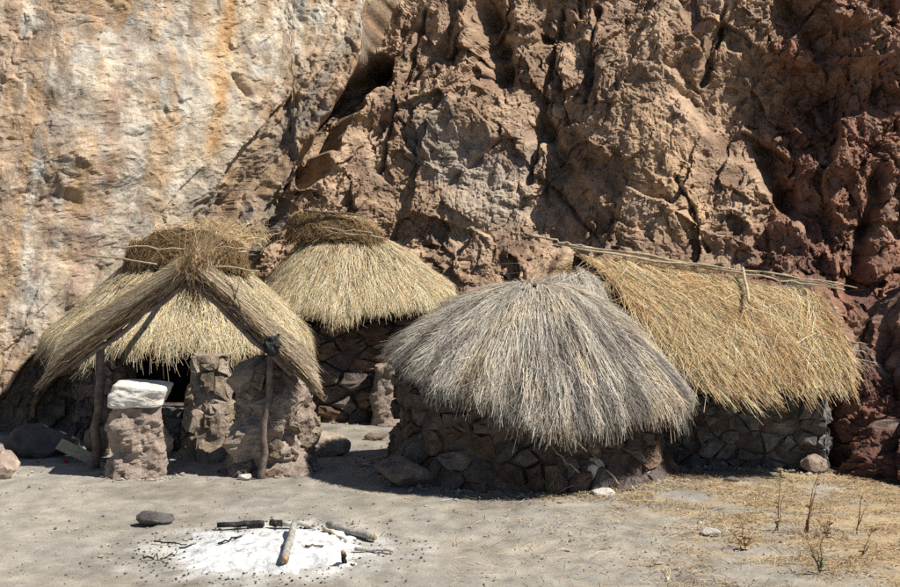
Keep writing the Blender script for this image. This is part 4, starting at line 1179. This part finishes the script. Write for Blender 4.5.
for k, (p, q, lb) in enumerate([((1.72, 16.62, .28), (1.35, 16.75, .62), 'thin pale stick leaning on the grey hut wall, left of the sunlit block'), ((2.3, 16.85, .05), (1.92, 16.9, .48), 'thin stick leaning on the sunlit block under the grey thatch')]):
    o = pole('leaning_stick', p, q, .011, .008, 420 + k, .03, M_wood_p); tag(o, lb, 'stick')
b_ = bmesh.new(); bmesh.ops.create_cube(b_, size=1)
for v in b_.verts: v.co = Vector((v.co.x * .62, v.co.y * .03, v.co.z * .18)) + Vector((0, 0, .02 * math.sin(v.co.x * 5)))
bmesh.ops.bevel(b_, geom=b_.edges[:], offset=.006, segments=1, affect='EDGES')
me = bpy.data.meshes.new('plank'); b_.to_mesh(me); b_.free()
o = link('plank', me, M_wood_p); o.location = (-5.6, 18.75, .14); o.rotation_euler = (R(-35), R(24), R(-12))
tag(o, 'tan board tilted on edge beside the porch pole', 'board')
rock('stone', 'flat leaning stone in shade behind the porch pole', 'stone', -5.35, 18.95, (.5, .16, .55), M_stone_p, 431, rz=.4, sink=.1, tilt=(.3, .5), group=G, cuts=10)
o = rock('cloth_scrap', 'tiny red scrap lying in front of the dark boulder', 'scrap', -5.72, 18.62, (.09, .07, .06), M_cloth, 432, sink=.1)

# dry brush rooted in the rock above the gold roof
def brush(name, label, pts, h, n, pal, wt, kind=None, cat='grass tuft', group=None):
    P0, DV = [], []
    for (x, y, z, w, k) in pts:
        m = int(n * k)
        P0.append(np.stack([rng.normal(x, w, m), rng.normal(y, .2, m), rng.normal(z, .08, m)], -1))
    P0 = np.concatenate(P0); n = len(P0)
    dv = rng.normal(0, .6, (n, 3)); dv[:, 2] = rng.uniform(.2, 1, n); dv[:, 1] -= .3
    ln = rng.uniform(.3, 1, n) * h
    s = np.linspace(0, 1, 5)[None, :, None]
    P = P0[:, None] + dv[:, None] * ln[:, None, None] * s + np.array((0, 0, -.35)) * s ** 2 * ln[:, None, None]
    sd_ = np.cross(dv, rng.normal(0, 1, (n, 3))); sd_ /= np.linalg.norm(sd_, axis=1, keepdims=True)
    o = link(name, strand_mesh(name, P, sd_, rng.uniform(.006, .012, n), straw_cols(n, pal, wt)), M_straw)
    return tag(o, label, cat, group, kind)
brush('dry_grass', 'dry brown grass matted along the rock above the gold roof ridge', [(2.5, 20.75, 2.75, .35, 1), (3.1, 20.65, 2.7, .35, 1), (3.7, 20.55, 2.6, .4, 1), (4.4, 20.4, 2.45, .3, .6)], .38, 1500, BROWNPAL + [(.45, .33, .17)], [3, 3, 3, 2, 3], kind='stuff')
brush('dry_shrub', 'grey brittle shrub beyond the right end of the gold roof ridge', [(5.55, 20.0, 2.4, .14, 1)], .42, 420, [(.3, .27, .24), (.4, .36, .32), (.2, .17, .15)], [2, 2, 1], cat='shrub')
brush('dry_grass', 'straw-coloured grass bristling on the rock behind the left hut crest', [(-4.4, 23.3, 3.35, .3, 1.2), (-3.9, 23.2, 3.2, .3, .8)], .5, 700, PALEPAL, [3, 3, 2, 2, 1], kind='stuff')
